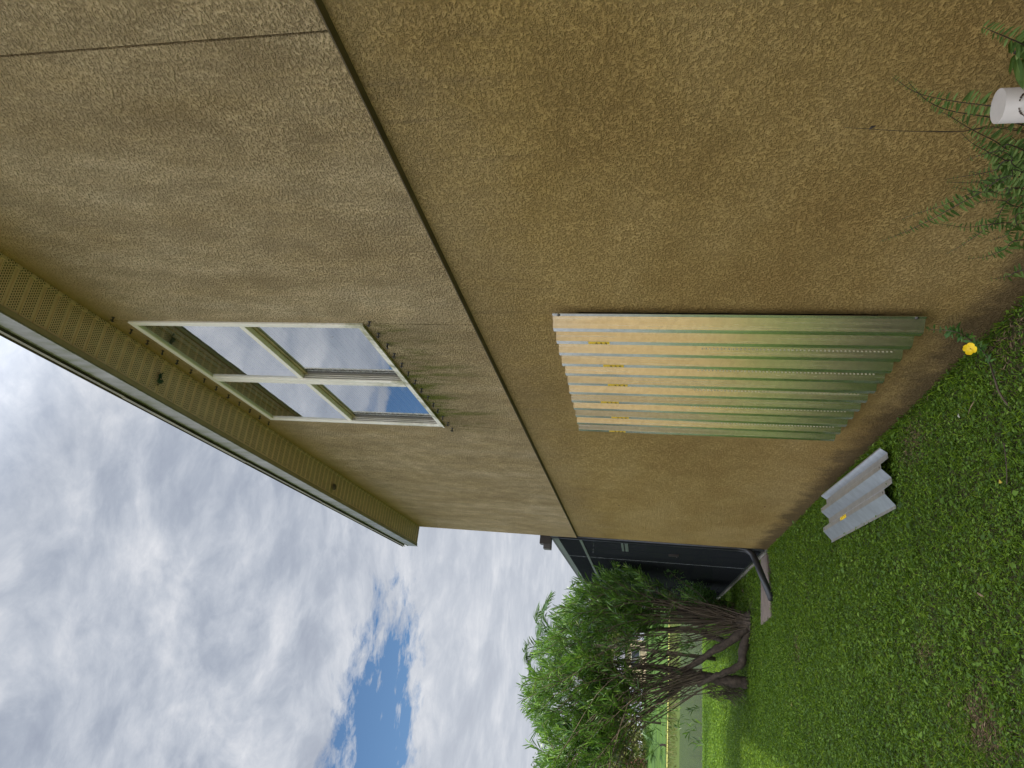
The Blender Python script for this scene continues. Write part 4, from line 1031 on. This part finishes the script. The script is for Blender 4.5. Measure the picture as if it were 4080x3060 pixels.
# ------------------------------------------------------------------ palms behind the bush
def palm(base, h, nf, fl_, label, fan=False, up=.6, dirs=None, rad=.09):
    e = empty('palm', base, label, 'palm'); base = Vector(base)
    b = MB(); top = base + Vector((0, 0, h)); b.tube([base, base.lerp(top, .5) + Vector((.05, 0, 0)), top], [rad, rad * .8, rad * .7], 10); b.build('trunk', M_bark, e, smooth=True)
    Bs, Ds, Ls = [], [], []; b = MB()
    for i in range(nf):
        a = 2 * math.pi * i / nf + random.uniform(-.2, .2) if dirs is None else dirs[i][0]
        el = random.uniform(-.1, 1.1) if dirs is None else dirs[i][1]
        d = Vector((math.cos(a) * math.cos(el), math.sin(a) * math.cos(el), math.sin(el)))
        if fan:
            c0 = top + d * fl_ * .55; b.tube([top, c0], [.014, .008], 5)
            s_ = d.cross(Vector((0, 0, 1))).normalized()
            for q in range(26):
                an = -1.9 + 3.8 * q / 25; dd = d * math.cos(an) + s_ * math.sin(an); Bs.append(c0); Ds.append(dd + Vector((0, 0, random.gauss(0, .08)))); Ls.append(fl_ * .6 * random.uniform(.85, 1.1))
        else:
            pts = [top, top + d * fl_ * .5 + Vector((0, 0, .12)), top + d * fl_ + Vector((0, 0, -fl_ * .28))]
            c = spline(pts, 16); b.tube(c, list(np.linspace(.018, .004, 16)), 5)
            for k in range(2, 16):
                t = (c[k] - c[k-1]).normalized(); s_ = t.cross(Vector((0, 0, 1))).normalized()
                for hh in (0, .33, .66):
                    for sg in (-1, 1): Bs.append(c[k-1].lerp(c[k], hh)); Ds.append(s_ * sg + t * .7 + Vector((0, 0, random.uniform(-.25, .25)))); Ls.append(fl_ * .30 * (1 - .5 * abs(k / 15 - .45)))
    b.build('frond_ribs', M_palm, e); Ls = np.array(Ls); n = len(Ls)
    V_, T_ = leaves(np.array(Bs), np.array(Ds), RNG.normal(0, .3, (n, 3)) + [0, 0, 1], Ls, np.maximum(Ls * .05, .025) if not fan else Ls * .06, droop=.15); fastmesh('fronds', V_, T_, M_palm, e)
t_ = I(2200, 2560, 16.5); palm((t_.x, 16.5, 0), t_.z - .25, 11, 1.25, 'feather palm whose top fronds stick up behind the middle of the oleander', rad=.045)
# ------------------------------------------------------------------ far bank: houses, trees
def hz(Y): return float(np.interp(Y, ys, zs))
def tree(name, x, Y, h, r, n, mat, label, leaf=.35, trunk=.25, zlow=.25, group='trees across the pond'):
    z = hz(Y); e = empty(name, (x, Y, z), label, 'tree', group)
    b = MB(); top = Vector((x, Y, z + h * .6)); b.tube([(x, Y, z - .2), (x + .1, Y, z + h * .3), top], [trunk, trunk * .75, trunk * .4], 8)
    lobes = []
    for i in range(14):
        a = random.uniform(0, 6.28); rr_ = r * math.sqrt(random.random()) * .75; zz_ = z + h * random.uniform(zlow + .12, .88); p = Vector((x + rr_ * math.cos(a), Y + rr_ * math.sin(a), zz_))
        lobes.append((p, r * random.uniform(.22, .42))); b.tube([(x, Y, z + h * .3), Vector((x, Y, z + h * .3)).lerp(p, .6) + Vector((0, 0, .2)), p], [trunk * .4, trunk * .2, .03], 5, cap=False)
    b.build('trunk', M_bark, e, smooth=True)
    Bs = []
    for i in range(n):
        p, s_ = random.choice(lobes); v_ = Vector([random.gauss(0, 1) for _ in range(3)]).normalized() * s_ * random.uniform(.5, 1.15); v_.z *= .75; Bs.append(p + v_)
    Dd = RNG.normal(0, 1, (n, 3)); Ls = RNG.uniform(.6, 1.2, n) * leaf
    V_, T_ = leaves(np.array(Bs), Dd, RNG.normal(0, .6, (n, 3)) + [0, 0, 1], Ls, Ls * .55, wpos=.5); fastmesh('crown', V_, T_, mat, e)
q = I(2180, 3050, 62); tree('oak_tree', q.x - 2.0, 62, 10.6, 3.6, 5200, M_tree, 'tall grey green tree across the pond at the left edge of the view', .26)
tree('olive_tree', I(2500, 2940, 88).x, 88, 6.3, 5.0, 4200, M_olive, 'wide olive brown tree across the pond in front of the houses', .38, zlow=.0)
tree('broad_tree', I(2500, 2860, 96).x, 96, 8.0, 4.6, 3200, M_tree, 'dark tree across the pond just right of the olive brown one', .42)
tree('broad_tree', I(2500, 2780, 100).x, 100, 9.5, 5.0, 3200, M_tree, 'dark tree across the pond seen through the thick of the oleander', .42)
tree('broad_tree', I(2500, 2560, 98).x, 98, 8.5, 5.0, 3200, M_olive, 'olive tree across the pond right of the tan house', .42)
tree('broad_tree', I(2500, 2450, 80).x, 80, 8.0, 4.6, 3200, M_tree, 'dark tree across the pond behind the enclosure end of the oleander', .42)
tree('broad_tree', I(2500, 2340, 70).x, 70, 7.0, 4.2, 2600, M_tree, 'green tree across the pond mostly behind the screen enclosure', .4)
for k, yy in enumerate(range(2400, 3300, 55)):
    Yt = random.uniform(106, 118); tree('broad_tree', I(2500, yy, Yt).x, Yt, random.uniform(7, 10.5), random.uniform(3.8, 5.2), 1500, random.choice([M_tree, M_tree, M_olive]), 'tree in the row beyond the houses across the pond', .6)
q = I(2235, 2262, 30); tree('small_tree', q.x + .35, 30, 6.0, 1.6, 3400, M_tree, 'loose topped tree showing above the enclosure roof rail', .13, .10, zlow=.35, group=None)
t_ = I(2195, 2830, 62); palm((t_.x, 62, hz(62)), t_.z - hz(62) - .6, 12, 3.0, 'tall fan palm across the pond whose spiky top rises behind the oleander', fan=True)
t_ = I(2560, 2960, 54); palm((t_.x, 54, hz(54)), .5, 9, 1.5, 'low palm on the far shore with stiff drooping leaves', fan=True)
def fhouse(nm, x0, x1, Y, w, h, wall, roof, label, doors=()):
    z = hz(Y); e = empty(nm, ((x0 + x1) / 2, Y, z), label, 'house'); b = MB(); b.box(x0, x1, Y, Y + w, z - .3, z + h); b.build('wall', wall, e)
    b = MB(); m_ = Y + w / 2; b.prism([(Y - .5, z + h + .003), (m_, z + h + 1.7), (Y + w + .5, z + h + .003)], 'x', x0 - .5, x1 + .5); b.build('roof', roof, e)
    for (a, c, z0, z1) in doors:
        b = MB(); b.box(a, c, Y - .05, Y + .02, z + z0, z + z1); wi = b.build('window', M_frame, e); b = MB(); b.box(a + .1, c - .1, Y - .07, Y - .052, z + z0 + .1, z + z1 - .1); b.build('pane', M_room, wi)
M_tan = simple('tan_wall', (.50, .40, .26), .9, var=.08); M_rose = simple('brick_red', (.24, .10, .08), .9); M_gr = simple('grey_roof', (.17, .16, .18), .9)
xa = I(2580, 2705, 104).x; xb = I(2580, 2600, 104).x
fhouse('far_house', xa - 1, xb + 1.5, 104, 9, 2.9, M_tan, M_gr, 'pale tan house across the pond glimpsed between the oleander stems', ((xa + 1.2, xa + 2.4, .9, 2.1), (xb - 1, xb + .2, .9, 2.1)))
xa = I(2520, 3085, 92).x; xb = I(2520, 3022, 92).x
fhouse('far_house', xa - 3, xb, 92, 9, 2.6, M_rose, simple('dark_purple_roof', (.075, .06, .075), .9), 'low reddish house with a dark roof across the pond at the left edge', ((xa - 1, xa + .4, .9, 2.0),))
cz = hz(95); cx = I(2560, 2985, 95).x
ce = empty('parked_car', (cx, 95, cz), 'white car parked on the far side of the pond under the olive tree', 'car')
b = MB(); b.prism([(cx-2.1, cz+.35), (cx-2.1, cz+.85), (cx-1.3, cz+.95), (cx-.8, cz+1.42), (cx+.8, cz+1.42), (cx+1.4, cz+.95), (cx+2.1, cz+.85), (cx+2.1, cz+.35)], 'y', 95-.85, 95+.85); bevel(b.build('body', simple('car_white', (.75, .76, .78), .25), ce), .06, 2)
b = MB(); b.prism([(cx-1.15, cz+.98), (cx-.75, cz+1.35), (cx+.75, cz+1.35), (cx+1.2, cz+.98)], 'y', 95-.87, 95-.852); b.build('side_window', M_room, ce)
for s_ in (-1.3, 1.3):
    b = MB(); b.tube([(cx+s_, 95-.90, cz+.33), (cx+s_, 95-.66, cz+.33)], .33, 16); b.build('wheel', M_pipe, ce)
# yellow reed line and reeds along the far shore
n = 5200; x = RNG.uniform(-12, 8, n); y = RNG.uniform(49.2, 53.5, n); P_ = np.stack([x, y, np.interp(y, ys, zs) - .05], 1)
D = np.stack([RNG.normal(0, .25, n), RNG.normal(0, .25, n), np.ones(n)], 1)
V_, T_ = leaves(P_, D, RNG.normal(0, .5, (n, 3)), RNG.uniform(.15, .40, n), .035, droop=.2)
tag(fastmesh('reeds', V_, T_, M_olive), 'low brownish reeds along the far shore of the pond', 'reeds', kind='stuff')
b = MB(); b.tube([(xx, 52.2 + .1 * math.sin(xx), -.16) for xx in np.linspace(-14, 8, 30)], .045, 6)
tag(b.build('shore_pipe', simple('yellow_tube', (.42, .40, .10), .7), None), 'thin yellow tube barrier running along the far shore', 'barrier')
# neighbouring house whose wall the steel panels mirror
nb = empty('neighbour_house', (-8.2, -8, 0), 'tan stucco neighbouring house across the side yard behind the camera', 'house')
b = MB(); b.box(-16, -7.2, -22, 1.0, -.2, 4.6); b.build('wall', simple('neighbour_stucco', (.54, .36, .15), .9, var=.1, bmp=.4), nb)
b = MB(); b.prism([(-16.5, 4.603), (-11.6, 6.5), (-6.8, 4.603)], 'y', -22.4, 1.4); b.build('roof', M_shing, nb)
